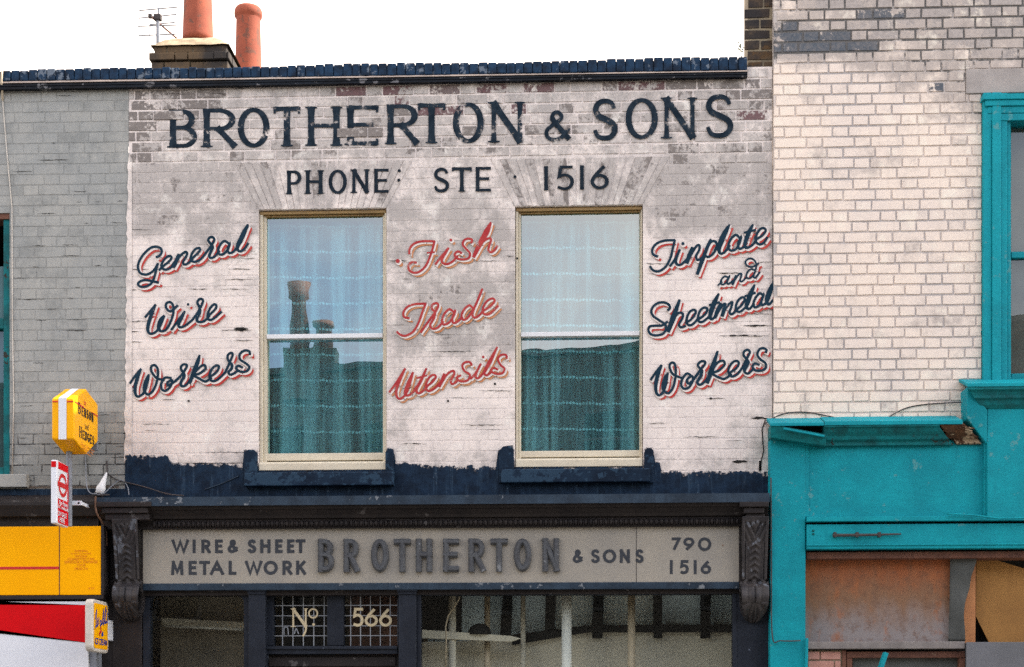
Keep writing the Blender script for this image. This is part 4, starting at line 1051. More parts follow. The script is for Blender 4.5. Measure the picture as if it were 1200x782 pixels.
S['Tinplate'] = (7.742, 755, 255, [
 [(122,355),(80,335),(73,290),(110,240),(180,212),(278,207)], [(277,207),(257,290),(237,370),(192,450),(130,490),(80,480),(51,444)],
 [(233,443),(285,370),(322,293)], [(322,293,.9),(297,350,1.3),(285,400,1.2),(302,430),(340,425),(388,378)],
 [(385,418,1.4),(410,345,1.9),(437,273,1.2)], [(405,375),(470,265),(500,257),(497,300),(470,350),(482,387),(525,365)],
 [(480,518,1.3),(520,405,1.7),(570,275,1.4),(602,198,.8)], [(555,320),(600,228),(645,222),(657,268),(625,330),(580,360),(548,345)],
 [(640,300),(700,215),(772,68,.8)], [(772,70,.7),(737,130,2.0),(700,210,2.4),(677,290,1.6),(692,330),(730,315),(775,255)],
 [(862,187),(830,160),(785,200),(762,260),(780,300),(830,290),(865,230),(878,178),(852,240),(862,286),(905,270)],
 [(985,68,.8),(952,130,1.8),(925,200,1.8),(912,258,1.4),(937,277),(985,247),(1015,210)], [(905,142,.9),(1010,115,.9)],
 [(1008,205),(1065,170),(1100,125),(1085,100),(1050,110),(1015,165),(1010,220),(1045,247),(1085,230),(1117,183)]], [(350, 240, 15)])
S['and'] = (7.742, 755, 255, [
 [(668,617,.8),(705,585,.8)], [(762,547,.9),(730,535,.9),(700,565,.9),(695,600,.9),(720,608,.9),(755,575,.9),(772,533,.9),(750,580),(762,605),(805,575)],
 [(800,612,1.2),(816,570,1.3),(832,528,1)], [(808,590,.9),(855,520,.9),(882,515,.9),(872,555,.9),(868,578,.9),(890,580,.9),(925,545,.9)],
 [(1000,480,.9),(970,470,.9),(935,500,.9),(925,540,.9),(950,555,.9),(985,530,.9),(1008,480,.9),(1015,425,.9),(990,383,.9),(950,375,.9),(918,402,.9),(930,437,.9),(980,450,.9),(1037,418,.9)], [(1003,497),(990,535),(1010,547),(1047,498)]], [])
S['Sheetmetal'] = (7.742, 755, 330, [
 [(212,264),(233,240),(215,205),(160,190),(100,210),(65,262),(77,310),(130,350),(187,388),(196,430),(170,475),(110,490),(60,480),(37,445),(50,410),(100,402),(160,400),(212,365)],
 [(215,458,1.5),(262,330,2.3),(320,168,1)], [(245,380),(300,295),(345,290),(347,330),(315,390),(332,417),(375,405)],
 [(372,382),(430,340),(467,280),(450,258),(410,280),(385,340),(392,390),(430,395),(485,345)],
 [(478,352),(540,310),(572,260),(555,238),(515,255),(490,310),(492,360),(530,367),(595,315)],
 [(675,113,.8),(637,190,2.0),(607,270,2.0),(597,328,1.4),(620,342),(655,295)], [(588,217,.9),(682,190,.9)],
 [(640,333,1.3),(665,268,1.8),(692,198,1)], [(668,280),(712,213),(737,205)], [(737,203,.9),(722,260,1.6),(705,318,1.4)], [(712,292),(760,215),(797,190),(787,240),(772,280),(792,300),(835,268)],
 [(822,268),(880,220),(910,165),(890,145),(855,170),(832,220),(837,265),(870,277),(930,225)],
 [(1000,33,.8),(966,110,2.0),(937,190,2.0),(927,233,1.4),(952,252),(995,205)], [(913,137,.9),(1007,105,.9)],
 [(1077,127),(1045,110),(1010,150),(990,200),(1002,237),(1040,220),(1070,160),(1082,118),(1062,180),(1067,217),(1105,200)],
 [(1100,203),(1135,110),(1174,3,.8)], [(1172,6,.7),(1142,80,2.2),(1118,150,2.2),(1112,190,1.5),(1132,211),(1168,168)]], [])
S['Workers2'] = (7.742, 755, 400, [
 [(58,352),(100,290),(157,217)], [(156,220,.9),(125,300,1.6),(105,385,1.6),(107,460,1.2),(132,492),(165,470),(195,400),(212,288)], [(212,290,.8),(187,345,1.7),(172,420,1.6),(187,460),(225,470),(265,410),(285,300),(280,220),(260,195),(235,205),(230,240),(260,300),(340,335)],
 [(422,312),(385,295),(345,345),(335,400),(362,432),(405,420),(440,362),(435,320),(400,335),(385,365),(405,385),(445,350),(490,295)],
 [(455,335),(510,260),(552,205),(540,183),(505,190),(485,220),(502,245),(522,270,1.2),(510,320,1.3),(482,370,1.2),(497,396),(530,385),(578,332)],
 [(570,382,1.4),(612,255,2.2),(665,93,.9)], [(598,300),(660,200),(715,180),(727,215),(680,265),(620,295),(680,332),(730,342),(790,300)],
 [(768,292),(830,250),(857,205),(840,180),(800,195),(765,250),(767,300),(800,322),(850,295),(900,225)],
 [(895,230),(935,150),(957,100),(935,80),(905,95),(900,130),(928,165,1.2),(940,200,1.5),(912,255,1.5),(912,285),(945,294),(990,250)],
 [(1100,107),(1107,80),(1075,65),(1040,80),(1025,125),(1050,165),(1096,200),(1100,245),(1060,270),(1003,265),(983,235),(1000,205),(1042,217)]], [])
WORDS = (('General', 'navy script word General with red shade'), ('Wire', 'navy script word Wire with red shade'), ('Workers', 'navy script word Workers left of the windows'),
         ('Fish', 'red script word Fish with amber shade'), ('Trade', 'red script word Trade with amber shade'), ('Utensils', 'red script word Utensils with amber shade'),
         ('Tinplate', 'navy script word Tinplate with red shade'), ('and', 'small navy script word and'), ('Sheetmetal', 'navy script word Sheetmetal running to the wall end'), ('Workers2', 'navy script word Workers right of the windows'))
for w_, lb in WORDS:
    sc_, ox, oy, strokes, dots = S[w_]; red = w_ in ('Fish', 'Trade', 'Utensils'); bw = 2.9 if w_ != 'and' else 2.4
    if red: bw = 2.6
    top, key, shd = Ink(wall_place, .0040), Ink(wall_place, .0018), Ink(wall_place, 0)
    ddx, ddy = (3.6, 4.0) if not red else (3.6, 3.8)
    for st_ in strokes:
        q = spline([((p[0] / sc_) + ox, (p[1] / sc_) + oy) + tuple(p[2:]) for p in st_], 6)
        top.stroke(q, bw, cap=.5); key.stroke([(a, b_, (c * bw + (1.2 if red else 2.1)) / bw) for a, b_, c in q], bw, 1.1, 1.2, cap=1); shd.stroke([(a, b_, .35 + .65 * c) for a, b_, c in q], bw * (1.0 if not red else .75), ddx, ddy, cap=.5)
    for x, y, r in dots:
        x, y, r = x / sc_ + ox, y / sc_ + oy, r / sc_; top.dot(x, y, r); key.dot(x, y, r + 1.2, 1, 1); shd.dot(x, y, r, ddx, ddy)
    wo = lab(top.build('painted_word', M['ink_crimson' if red else 'ink_navy'], main), lb)
    key.build('keyline', M['ink_key'], wo); shd.build('word_shade', M['ink_amber' if red else 'ink_shade'], wo)

# ================================================================== FASCIA SIGN
YF = -.085
fs = thing('fascia_sign', P(517, 688, YF), 'long grey beige fascia board with raised and painted capitals between two carved corbels', 'sign')
b = MB(); b.prism([(P(*q, YF).x, P(*q, YF).z) for q in ((167, 687.5), (866.5, 685.5), (866.5, 617), (167, 619.5))], YF, -.021); b.build('board', M['fascia'], fs, bevel=.003)
b = MB(); b.bar(P(167, 688.2, YF + .004), P(866.5, 686.2, YF + .004), .020, .05); lab(b.build('bottom_bead', M['lead'], fs, bevel=.004), 'blue grey bottom bead')
b = MB(); b.bar(P(166.6, 688, YF), P(166.6, 618, YF), .014, .03); b.bar(P(867, 686, YF), P(867, 616, YF), .014, .03); b.build('end_bead', M['shopfront'], fs)
b = MB(); b.box(X(745.4, YF), X(746, YF), YF - .0012, YF, Z(745, 685, YF), Z(745, 618, YF)); b.build('board_seam', M['shopfront'], fs)
fas = lambda px, py: P(px, py, YF - .0015)
def caps(text, spans, yt, yb, w, name, parent, place, m, slope=0.0):
    ink = Ink(place)
    for ch, (a, b_) in zip(text.replace(' ', ''), spans):
        k = slope * ((a + b_) / 2 - spans[0][0]); put_glyph(ink, ch, a, b_, yt + k, yb + k, w)
    return ink.build(name, m, parent)
sl_ = -.002
caps('WIRE&SHEET', [(201, 221.5), (225.5, 229.5), (236, 247), (252, 261), (266.5, 280), (290, 300.5), (305, 317), (322.5, 331), (336.5, 345), (346.5, 358)], 632.5, 648.5, 3.6, 'painted_lettering', fs, fas, M['flat_ink'], sl_)
caps('METALWORK', [(200.5, 215), (221, 230.5), (233.5, 246), (246, 262.5), (268, 277), (287, 307.5), (309, 325.5), (331, 342.5), (347, 358.5)], 657.5, 674, 3.6, 'painted_lettering', fs, fas, M['flat_ink'], sl_)
caps('&SONS', [(671, 684), (692.5, 703), (706.5, 722), (726.5, 738), (744.5, 754.5)], 644, 660, 3.3, 'painted_lettering', fs, fas, M['flat_ink'], sl_)
caps('790', [(785.5, 797.5), (800.5, 814), (818, 833.5)], 630, 646, 3.3, 'painted_lettering', fs, fas, M['flat_ink'], sl_)
caps('1516', [(783, 790), (796, 807.5), (811, 818), (821, 833.5)], 656.5, 673, 3.3, 'painted_lettering', fs, fas, M['flat_ink'], sl_)
def raised(ch, x0, x1, yt, yb, w):
    """bold capital with sloping faces meeting in a ridge"""
    mb = MB(); kk = 0
    for st_ in glyph(ch):
        pts = [Vector((x0 + w/2 + p[0]*(x1-x0-w), yb - w/2 - p[1]*(yb-yt-w))) for p in st_]; n = len(pts)
        if n == 2:
            d = (pts[1]-pts[0]).normalized() * (w/2)
            if ch not in 'N' or True: pts = [pts[0]-d, pts[1]+d]
        closed = (pts[0]-pts[-1]).length < 1e-3; rows = []
        for i, p in enumerate(pts):
            a = pts[i-1] if i else (pts[-2] if closed else p); c = pts[i+1] if i < n-1 else (pts[1] if closed else p)
            t = (c - a).normalized(); nn = Vector((-t.y, t.x)); kk += 1; e = kk * 2e-5
            row = []
            for off, dep in ((-.5, 0), (-.5, .022), (-.20, .038), (.20, .038), (.5, .022), (.5, 0)):
                q = P(p.x + nn.x*off*w, p.y + nn.y*off*w, YF); row.append(mb.vert((q.x, YF - dep - e, q.z)))
            rows.append(row)
        for A, B in zip(rows, rows[1:]):
            for j in range(5): mb.f.append([A[j], A[j+1], B[j+1], B[j]])
        if not closed: mb.f.append(rows[0][::-1]); mb.f.append(rows[-1])
    return mb.build('raised_letter', M['raised'], fs)
for ch, a, b_ in (('B', 373, 392), ('R', 403, 421.5), ('O', 435, 456), ('T', 462, 481.5), ('H', 487.5, 507), ('E', 519.5, 538), ('R', 549, 569), ('T', 575, 595), ('O', 602, 623), ('N', 635.5, 655.5)): raised(ch, a, b_, 632.3 - (a-373)*.003, 671 - (a-373)*.003, 7.0)

# gilt characters on the fanlights
gp = lambda px, py: P(px, py, .05 + .008)
ink = Ink(gp)
put_roman(ink, 'N', 342, 360, 713, 735, 3.3, 1.8); ink.stroke([(367 + 5.0*math.cos(R(a)), 719 + 5.2*math.sin(R(a))) for a in range(0, 361, 24)], 1.9); ink.dot(367.5, 732, 1.7)
ink.stroke(spline([(358, 727), (358.5, 738), (355, 746)], 5), 2.2)
lab(ink.build('gilt_lettering', M['gold'], fan), 'gilt number abbreviation')
ink = Ink(gp)
for ch, a, b_ in (('5', 412.5, 426.5), ('6', 427, 443), ('6', 444, 459.5)): put_glyph(ink, ch, a, b_, 712.5, 734.5, 3.2)
lab(ink.build('gilt_lettering', M['gold'], fan), 'gilt street number')
ink = Ink(gp)
for pts in (((333, 744), (333, 736), (337, 736), (338, 744)), ((345, 743), (347, 737), (350, 743))): ink.stroke(spline(list(pts), 4), 1.2)
lab(ink.build('worn_lettering', M['came'], fan), 'worn traces of older lettering')

# ================================================================== LEFT BUILDING (grey)
LX0 = X(-330)
left = thing('grey_painted_building', ((LX0 + XL) / 2, 0, 0), 'grey painted brick building with a teal window at the left edge of the street', 'building')
LW = (X(-150), X(11.5), Z(0, 557), Z(0, 250))
gw = brick_wall('wall', left, LX0, XL - .001, ZLOW, Z(80, 99), -.002, M['grey_brick'], M['grey_joint'], lambda x, z: .25 + .35 * blob(*px_of(x, z), 0, 150, 520, 590, 60), [LW], None, lambda x, z: .0017, seed=9, course=.0752, joint=.006)
lab(gw, 'flat grey painted brickwork')
coping(left, LX0, XL - .002, 12); mass(left, LX0, XL, ZTOP)
ck = MB(); rng = random.Random(31)
for i in range(44):
    a = rng.uniform(12, 140); row = rng.randint(0, 36); crack_y = 112 + row * 12.5 - (a - 80) * .022
    up, lo = [], []; wd = rng.uniform(6, 30); n = 8
    for k in range(n + 1):
        q = a + wd * k / n; yy = crack_y + rng.uniform(-.4, .4); h = rng.uniform(.2, .9) * min(1, 3.0 * min(k, n - k) / n + .1) * .42
        if q > 148: break
        up.append(P(q, yy - h, -.0062)); lo.append(P(q, yy + h, -.0062))
    for k in range(len(up) - 1): ck.face((lo[k], lo[k+1], up[k+1], up[k]))
lab(ck.build('joint_crack', M['black'], gw), 'dark hairline open joints')
# window: dark opening under a brown lintel, teal sash, grey blind
fr = MB(); x0, x1, z0, z1 = LW
fr.box(x1 - .055, x1 - .003, .02, .14, z0, z1); fr.box(x0, x1 - .056, .02, .14, z0, z0 + .06); fr.box(x0, x1 - .056, .022, .10, Z(0, 382, .02) - .02, Z(0, 376, .02) + .02); fr.box((x0 + x1)/2 - .02, (x0 + x1)/2 + .02, .03, .10, z0 + .06, Z(0, 376, .02) - .021)
lw = lab(fr.build('window_frame', M['teal_dark'], left, bevel=.004), 'worn teal sash frame')
hd = MB(); hd.box(x0, x1 - .002, .005, .16, z1 - .04, z1 - .001); hd.build('window_head', M['wood'], lw)
g = MB(); g.face(((x0, .07, z0), (x1, .07, z0), (x1, .07, Z(0, 378)), (x0, .07, Z(0, 378)))); g.build('glass_pane', M['teal_glass'], lw)
bl = MB(); bl.grid(lambda u, v: (x0 + (x1 - x0) * u, .10 + .01 * math.sin(u * 60), z0 + .05 + (Z(0, 316) - z0) * v), 60, 2); lab(bl.build('drawn_curtain', M['room'], lw, smooth=True), 'pale grey drawn curtain')
rv = MB(); rv.face(((x1, 0, z0), (x1, .2, z0), (x1, .2, z1), (x1, 0, z1))); rv.face(((x0, 0, z1), (x1, 0, z1), (x1, .2, z1), (x0, .2, z1))); rv.build('reveal', M['grey_joint'], lw)
room(left, x0 - .2, x1 + .2, z0 - .1, z1 + .1, .205, 2.5, M['dark'])
s = MB(); s.sweep_x(((-.06, Z(0, 571, -.06)), (.1, Z(0, 571, -.06)), (.1, Z(0, 555, -.06) + .02), (-.06, Z(0, 556, -.06))), LX0, X(31, -.06)); s.build('window_sill', M['grey_brick'], lw, bevel=.005)
# dark band, cornice, shop frame of the neighbour
b = MB(); b.face((P(-330, 592, -.0085), P(146.5, 592, -.0085), P(146.5, 573, -.0085), P(-330, 574, -.0085))); b.build('painted_band', M['blue'], left)
b = MB(); b.sweep_x(((-.012, Z(60, 571.5)), (0, Z(60, 573)), (0, Z(60, 570.5)), (-.02, Z(60, 570.5))), X(31), X(140)); b.build('ledge', M['fillet'], left)
b = MB(); Yc = -.22
b.sweep_x(((0, Z(60, 580, 0)), (Yc, Z(60, 588, Yc)), (Yc, Z(60, 592, Yc)), (Yc + .02, Z(60, 596, Yc)), (Yc + .05, Z(60, 604, Yc)), (-.12, Z(60, 606, -.12)), (-.12, Z(60, 619, -.12)), (0, Z(60, 619, -.12)))[::-1], LX0, X(110.5, Yc)); lab(b.build('cornice', M['shopfront'], left, bevel=.003), 'plain dark cornice')
b = MB(); b.box(LX0, X(131, -.03), -.03, .10, 0, Z(60, 606, -.03)); lab(b.build('shop_frame', M['shopfront'], left), 'dark shop frame behind the bright signs')

# yellow fascia sign
YY = -.19
ys = thing('yellow_fascia_sign', P(0, 698, YY), 'bright yellow tobacconist fascia panel with a thin red line and small warning text', 'sign')
b = MB(); b.box(LX0, X(118.3, YY), YY, -.05, Z(60, 697.5, YY), Z(60, 617, YY)); b.build('panel', M['sign_yellow'], ys, bevel=.003)
b = MB(); b.box(LX0, X(121.5, YY), YY - .006, -.04, Z(60, 702.5, YY), Z(60, 698, YY)); b.box(X(118.8, YY), X(122, YY), YY - .006, -.04, Z(60, 697.8, YY), Z(60, 616, YY)); b.build('frame', M['shopfront'], ys, bevel=.003)
b = MB(); b.box(LX0, X(69, YY), YY - .0025, YY, Z(40, 667.3, YY), Z(40, 664.3, YY)); lab(b.build('red_line', M['ink_red'], ys), 'thin red line')
b = MB(); b.box(X(69.2, YY), X(70.1, YY), YY - .002, YY + .0, Z(69, 697.5, YY), Z(69, 617, YY)); b.build('panel_seam', M['wood'], ys)
def bfont_text(name, txt, size, place, m, parent, rot, align='CENTER', sx=1.0, bold=0.0):
    """tiny print in the built-in face, turned to a mesh"""
    cu = bpy.data.curves.new(name, 'FONT'); cu.body = txt; cu.size = size; cu.align_x = align; cu.align_y = 'CENTER'; cu.space_line = 1.05; cu.offset = bold; cu.resolution_u = 4
    tmp = bpy.data.objects.new(name, cu); COL.objects.link(tmp)
    me = bpy.data.meshes.new_from_object(tmp.evaluated_get(bpy.context.evaluated_depsgraph_get())); bpy.data.objects.remove(tmp)
    Mx = Matrix.Translation(Vector(place) - parent_org(parent)) @ Matrix.Rotation(rot, 4, 'Z') @ Matrix.Rotation(R(90), 4, 'X') @ Matrix.Diagonal((sx, 1, 1, 1))
    me.transform(Mx); me.materials.clear(); me.materials.append(m); me.name = name
    o = bpy.data.objects.new(name, me); COL.objects.link(o); o.parent = parent; return o
def parent_org(p):
    while p.parent: p = p.parent
    return p.location.copy()
for py, tx, sz in ((645.8, 'WARNING', .020), (648.8, 'by H.M. Government', .017), (652, 'SMOKING', .020), (655.3, 'CIGARETTES CAN', .024), (658.8, 'SERIOUSLY DAMAGE', .026), (662.6, 'YOUR', .024), (666.6, 'HEALTH', .026)):
    bfont_text('small_print', tx, sz, P(95, py, YY - .0025), M['ink_orange'], ys, 0)
bfont_text('small_print', 'K.S.F.', .020, P(107.5, 689.5, YY - .0025), M['ink_orange'], ys, 0)

# red and white panel below it
rw = thing('red_white_sign', P(0, 790, -.12), 'red and white shop panel with a slanting division under the yellow fascia', 'sign')
YW = -.18
b = MB(); b.box(LX0, X(103.5, YW), YW, -.04, Z(60, 830, YW), Z(60, 705, YW)); b.build('panel', M['sign_white'], rw, bevel=.003)
b = MB(); q = [P(*p, YW) for p in ((-330, 655), (-330, 709.5), (103, 709.5), (103, 753.5))]
b.prism([(P(*p, YW).x, P(*p, YW).z) for p in ((-330, 691), (103.2, 753.5), (103.2, 709.3), (-330, 708))], YW - .003, YW); lab(b.build('red_field', M['sign_red'], rw), 'red wedge')
b = MB(); b.box(X(104.2, YW), X(112, YW), YW + .02, -.04, Z(60, 830, YW), Z(60, 760, YW)); b.build('edge_strip', M['alu'], rw)

# ------------------------------------------------------------------ projecting signs at the left
def face_frame(x, y_front, y_back):
    """right hand face of a sign standing out from the wall: u 0..1 runs from the street edge back to the wall"""
    return lambda u, z, off=0.0: Vector((x + off, y_front + (y_back - y_front) * u, z))
# yellow six sided sign
HXF, HXB = -.62, -.10
xr = P(87, 490, HXF).x; xl = P(60.5, 490, HXF).x
zz = lambda px, py, Y: Z(px, py, Y)
hz = {'ft': zz(75, 467, HXF), 'fb': zz(75, 515, HXF), 'top': zz(98, 456, (HXF+HXB)/2), 'bot': zz(98, 532.5, (HXF+HXB)/2), 'bt': zz(115, 474, HXB), 'bb': zz(115, 518, HXB)}
hx = thing('hexagonal_sign', ((xl + xr) / 2, (HXF + HXB) / 2, hz['bot']), 'yellow six sided cigarette sign with a white edge stripe above a grey post', 'sign')
outline = [(HXF, hz['fb']), (HXF, hz['ft']), ((HXF+HXB)/2, hz['top']), (HXB, hz['bt']), (HXB, hz['bb']), ((HXF+HXB)/2, hz['bot'])]
b = MB(); b.sweep_x(outline, xl, xr); hb = b.build('box', M['lamp_yellow'], hx, bevel=.012, seg=3)
b = MB(); xm0, xm1 = xl + (xr - xl) * .31, xl + (xr - xl) * .66
for (ya, za), (yb_, zb_) in ((outline[0], outline[1]), (outline[1], outline[2]), (outline[2], outline[3])):
    nrm = Vector((0, -(zb_ - za), (yb_ - ya))); nrm = Vector((0, nrm.y, nrm.z)).normalized() * .0025
    if nrm.y > 0 and za == zb_: nrm = -nrm
    b.face(((xm0, ya + nrm.y, za + nrm.z), (xm1, ya + nrm.y, za + nrm.z), (xm1, yb_ + nrm.y, zb_ + nrm.z), (xm0, yb_ + nrm.y, zb_ + nrm.z)))
lab(b.build('edge_stripe', M['sign_white'], hx), 'white stripe round the edge')
b = MB(); zl_ = hz['ft'] - .018; d_ = .0025
b.box(xr, xr + d_, HXF + .012, HXF + .20, zl_ - .008, zl_); b.box(xr, xr + d_, HXB - .15, HXB - .012, zl_ - .008, zl_); b.box(xl + .006, xm0 - .004, HXF - d_, HXF, zl_ - .008, zl_); b.box(xm1 + .004, xr - .006, HXF - d_, HXF, zl_ - .008, zl_)
b.build('red_line', M['ink_red'], hx)
zc = (hz['ft'] + hz['fb']) / 2; ym = (HXF + HXB) / 2
# serif capitals on the right hand face: place() takes u along the face, v upward, in metres
def side_text(parent, text, yc, z0, h, total, m, xx, thick, thin, first=1.25):
    pl = lambda px, py: Vector((xx, px, -py))
    class SideInk(Ink):
        def at(s, px, py, yy): return (xx + yy, px, -py)
    ink = SideInk(pl, .0015); n = len(text); unit = total / (n + .3); y = yc - total / 2
    for i, ch in enumerate(text):
        hh = h * (first if i == 0 else 1); w = unit * (.80 if i else .95)
        if ch in 'I': w = unit * .3
        put_roman(ink, ch, y, y + w, -(z0 + hh), -z0, thick, thin); y += unit * (1.3 if i == 0 else 1.0)
    return ink.build('serif_lettering', m, parent)
side_text(hx, 'BENSON', ym - .01, zc + .055, .062, .33, M['ink_black'], xr, .014, .008)
side_text(hx, 'HEDGES', ym + .01, zc - .105, .062, .33, M['ink_black'], xr, .014, .008)
bfont_text('small_word', 'and', .06, (xr + .003, ym, zc - .006), M['ink_black'], hx, R(90))
bfont_text('red_crest', 'by', .05, (xr + .003, ym - .04, zc + .155), M['ink_red'], hx, R(90))
bfont_text('small_print', 'WARNING by H.M. Government\nSMOKING CAN DAMAGE\nYOUR HEALTH', .022, (xr + .003, ym + .02, zc - .17), M['ink_orange'], hx, R(90))
b = MB(); b.box((xl+xr)/2 - .02, xr - .01, HXB, HXB + .035, zc - .12, zc + .10); b.build('back_box', M['alu'], hx)
# post that carries it, on a bracket from the cornice
pxp = P(81, 560, -.40); 
ps = thing('sign_post', (pxp.x, -.40, Z(81, 617, -.40)), 'short grey metal post under the yellow six sided sign', 'post')
b = MB(); b.tube([(pxp.x, -.40, Z(81, 617, -.40)), (pxp.x, -.40, hz['bot'] + .07)], .021, 16); b.build('tube', M['alu'], ps, smooth=False)
b = MB(); zb_ = Z(90, 590, -.36); b.box(pxp.x - .01, X(95, -.38), -.375, -.365, zb_ - .016, zb_ + .016); b.box(X(95, -.38) - .010, X(95, -.38), -.3645, -.20, zb_ - .012, zb_ + .012)
br = b.build('bracket', M['sign_white'], ps, bevel=.003)
b = MB(); b.ball((X(92, -.38), -.376, zb_), .008, .004, .008); b.build('bolt', M['black'], br)
# bus stop flag
FB, FF = -.40, -.66
fx = P(66.5, 580, FF).x; ft, fb_ = Z(72, 543.5, -.5), Z(72, 617, -.5)
fl_ = thing('bus_stop_flag', (fx - .02, (FF + FB) / 2, fb_), 'red and white bus stop flag with a roundel, fixed beside the grey post', 'sign')
b = MB(); b.box(fx - .042, fx, FF, FB - .022, fb_, ft); b.build('panel', M['sign_white'], fl_, bevel=.008)
H_ = ft - fb_; D = FB - .022 - FF
def side_rect(name, u0, u1, v0, v1, m, parent, off=.0015):
    q = MB(); y0, y1 = FF + D*u0, FF + D*u1; z0, z1 = fb_ + H_*v0, fb_ + H_*v1; q.box(fx, fx + off, y0, y1, z0, z1); return q.build(name, m, parent)
side_rect('red_band', .12, .97, .87, .985, M['sign_red'], fl_); side_rect('red_field', .10, .97, .02, .405, M['sign_red'], fl_); side_rect('red_edge', .90, .985, .41, .865, M['sign_red'], fl_)
q = MB(); q.box(fx - .038, fx - .004, FF - .0015, FF, ft - .05, ft - .01); q.build('red_top', M['sign_red'], fl_)
class SideInk(Ink):
    def at(s, px, py, yy): return (fx + yy, px, -py)
ink = SideInk(None, .0015); cy_, cz_ = FF + D*.50, fb_ + H_*.635
ink.stroke([(cy_ + .075*math.cos(R(a)), -(cz_ + .068*math.sin(R(a)))) for a in range(0, 361, 12)], .026); ink.stroke([(cy_ - .105, -cz_), (cy_ + .105, -cz_)], .036)
lab(ink.build('roundel', M['ink_red'], fl_), 'red ring crossed by a bar')
for v, tx, s_ in ((.345, 'Bus Passes', .040), (.275, '& Travelcards', .036), (.165, 'ON SALE', .046), (.075, 'HERE', .046)): 
    bfont_text('white_print', tx, s_, (fx + .004, FF + D*(.53 if v > .2 else .42), fb_ + H_*v), M['sign_white'], fl_, R(90), bold=.0006)
# ice cream box sign with rounded corners
IB, IF = -.14, -.50
ix = P(108.5, 735, IF).x; it, ib = Z(118, 704, -.32), Z(118, 765, -.32); zc = (it + ib) / 2; ym = (IB + IF) / 2
ic = thing('ice_cream_sign', (ix - .03, ym, ib), 'small yellow ice cream box sign with a pale rim beside the left corbel', 'sign')
def rrect(y0, y1, z0, z1, r, n=5):
    out = []
    for cy, cz, a0 in ((y1 - r, z1 - r, 0), (y0 + r, z1 - r, 90), (y0 + r, z0 + r, 180), (y1 - r, z0 + r, 270)):
        out += [(cy + r*math.cos(R(a0 + 90*k/n)), cz + r*math.sin(R(a0 + 90*k/n))) for k in range(n + 1)]
    return out
b = MB(); b.sweep_x(rrect(IF, IB, ib, it, .045), ix - .055, ix); b.build('rim', M['grey_rim'], ic, bevel=.010, seg=3)
b = MB(); b.sweep_x(rrect(IF + .028, IB - .028, ib + .026, it - .026, .02), ix - .02, ix + .0022); b.build('panel', M['lamp_yellow'], ic)
class IceInk(Ink):
    def at(s, px, py, yy): return (ix + .0026 + yy, px, -py)
ink = IceInk(None, .0008); W_ = IB - IF
def iu(u, v): return (IF + W_ * u, -(ib + (it - ib) * v))
for st_ in ([(.13,.60),(.17,.72),(.22,.80),(.20,.62),(.16,.47),(.22,.50),(.28,.64),(.26,.50),(.32,.54),(.37,.68)], [(.52,.61),(.45,.61),(.42,.54),(.47,.52),(.52,.60),(.52,.54),(.56,.56)], [(.58,.55),(.63,.80),(.66,.82),(.63,.60),(.66,.55),(.70,.60)], [(.70,.60),(.75,.84),(.78,.86),(.74,.62),(.78,.58),(.82,.64)], [(.92,.76),(.87,.78),(.86,.72),(.90,.66),(.86,.60),(.80,.62)]):
    ink.stroke([(a, b_) for a, b_, c in spline([iu(*p) for p in st_], 5)], .0115)
ink.stroke([iu(.83, .80), iu(.84, .86)], .010)
lab(ink.build('script_lettering', M['ink_blue'], ic), 'blue brush script')
ink = IceInk(None, .0012); ink.stroke([iu(.38, .33), iu(.45, .40), iu(.52, .42)], .022); ink.stroke([iu(.44, .45), iu(.50, .49)], .02); ink.build('red_mark', M['ink_red'], ic)
ink = IceInk(None, .0012); ink.stroke([iu(.52, .34), iu(.60, .36), iu(.60, .41)], .024); ink.build('blue_mark', M['ink_blue'], ic)
bfont_text('caps_lettering', 'ICE CREAM', .062, (ix + .004, ym - .005, ib + (it - ib) * .20), M['ink_blue'], ic, R(90), sx=.90, bold=.0012)
b = MB(); b.box(ix - .045, ix + .0, IB, -.03, zc - .085, zc + .06); b.build('bracket', M['sign_white'], ic, bevel=.004)

# cables and fittings on the grey wall
b = MB(); b.tube([Vector(p) for p in (P(6, 77, .10), P(5, 78, -.02), P(2.5, 83, -.075), P(1.5, 95, -.075), P(2.5, 104, -.03), P(3, 118, -.012))], .0075, 8)
wc = tag(b.build('wall_cable', M['cable'], smooth=True), 'cream cable hooked over the coping and running down the grey wall', 'cable')
b = MB(); b.tube([Vector(p) for p in (P(3, 117, -.011), P(4, 130, -.008), P(9, 190, -.008), P(14, 243, -.008), P(14.5, 380, -.008), P(16, 470, -.008), P(14, 565, -.008))], .0042, 8); lab(b.build('painted_run', M['grey_rim'], wc, smooth=True), 'thin lower run of cable')
ins = thing('cable_bracket', P(120, 570, -.06), 'pale porcelain cable fitting among loose wires where grey wall meets dark band', 'cable fitting')
b = MB(); p0, p1 = P(116, 579, -.07), P(125, 554, -.03); b.tube([p0, p0 + (p1 - p0) * .25, p0 + (p1 - p0) * .5, p1], [.030, .034, .022, .006], 12); b.build('insulator', M['white_rail'], ins, smooth=True)
b = MB(); b.tube([P(125, 540, -.012), P(126, 552, -.02), P(122, 562, -.05), P(113, 574, -.08), P(110, 582, -.08)], .006, 6); b.bar(P(108, 580, -.09), P(128, 580, -.09), .012); b.build('iron_arm', M['darkcable'], ins)
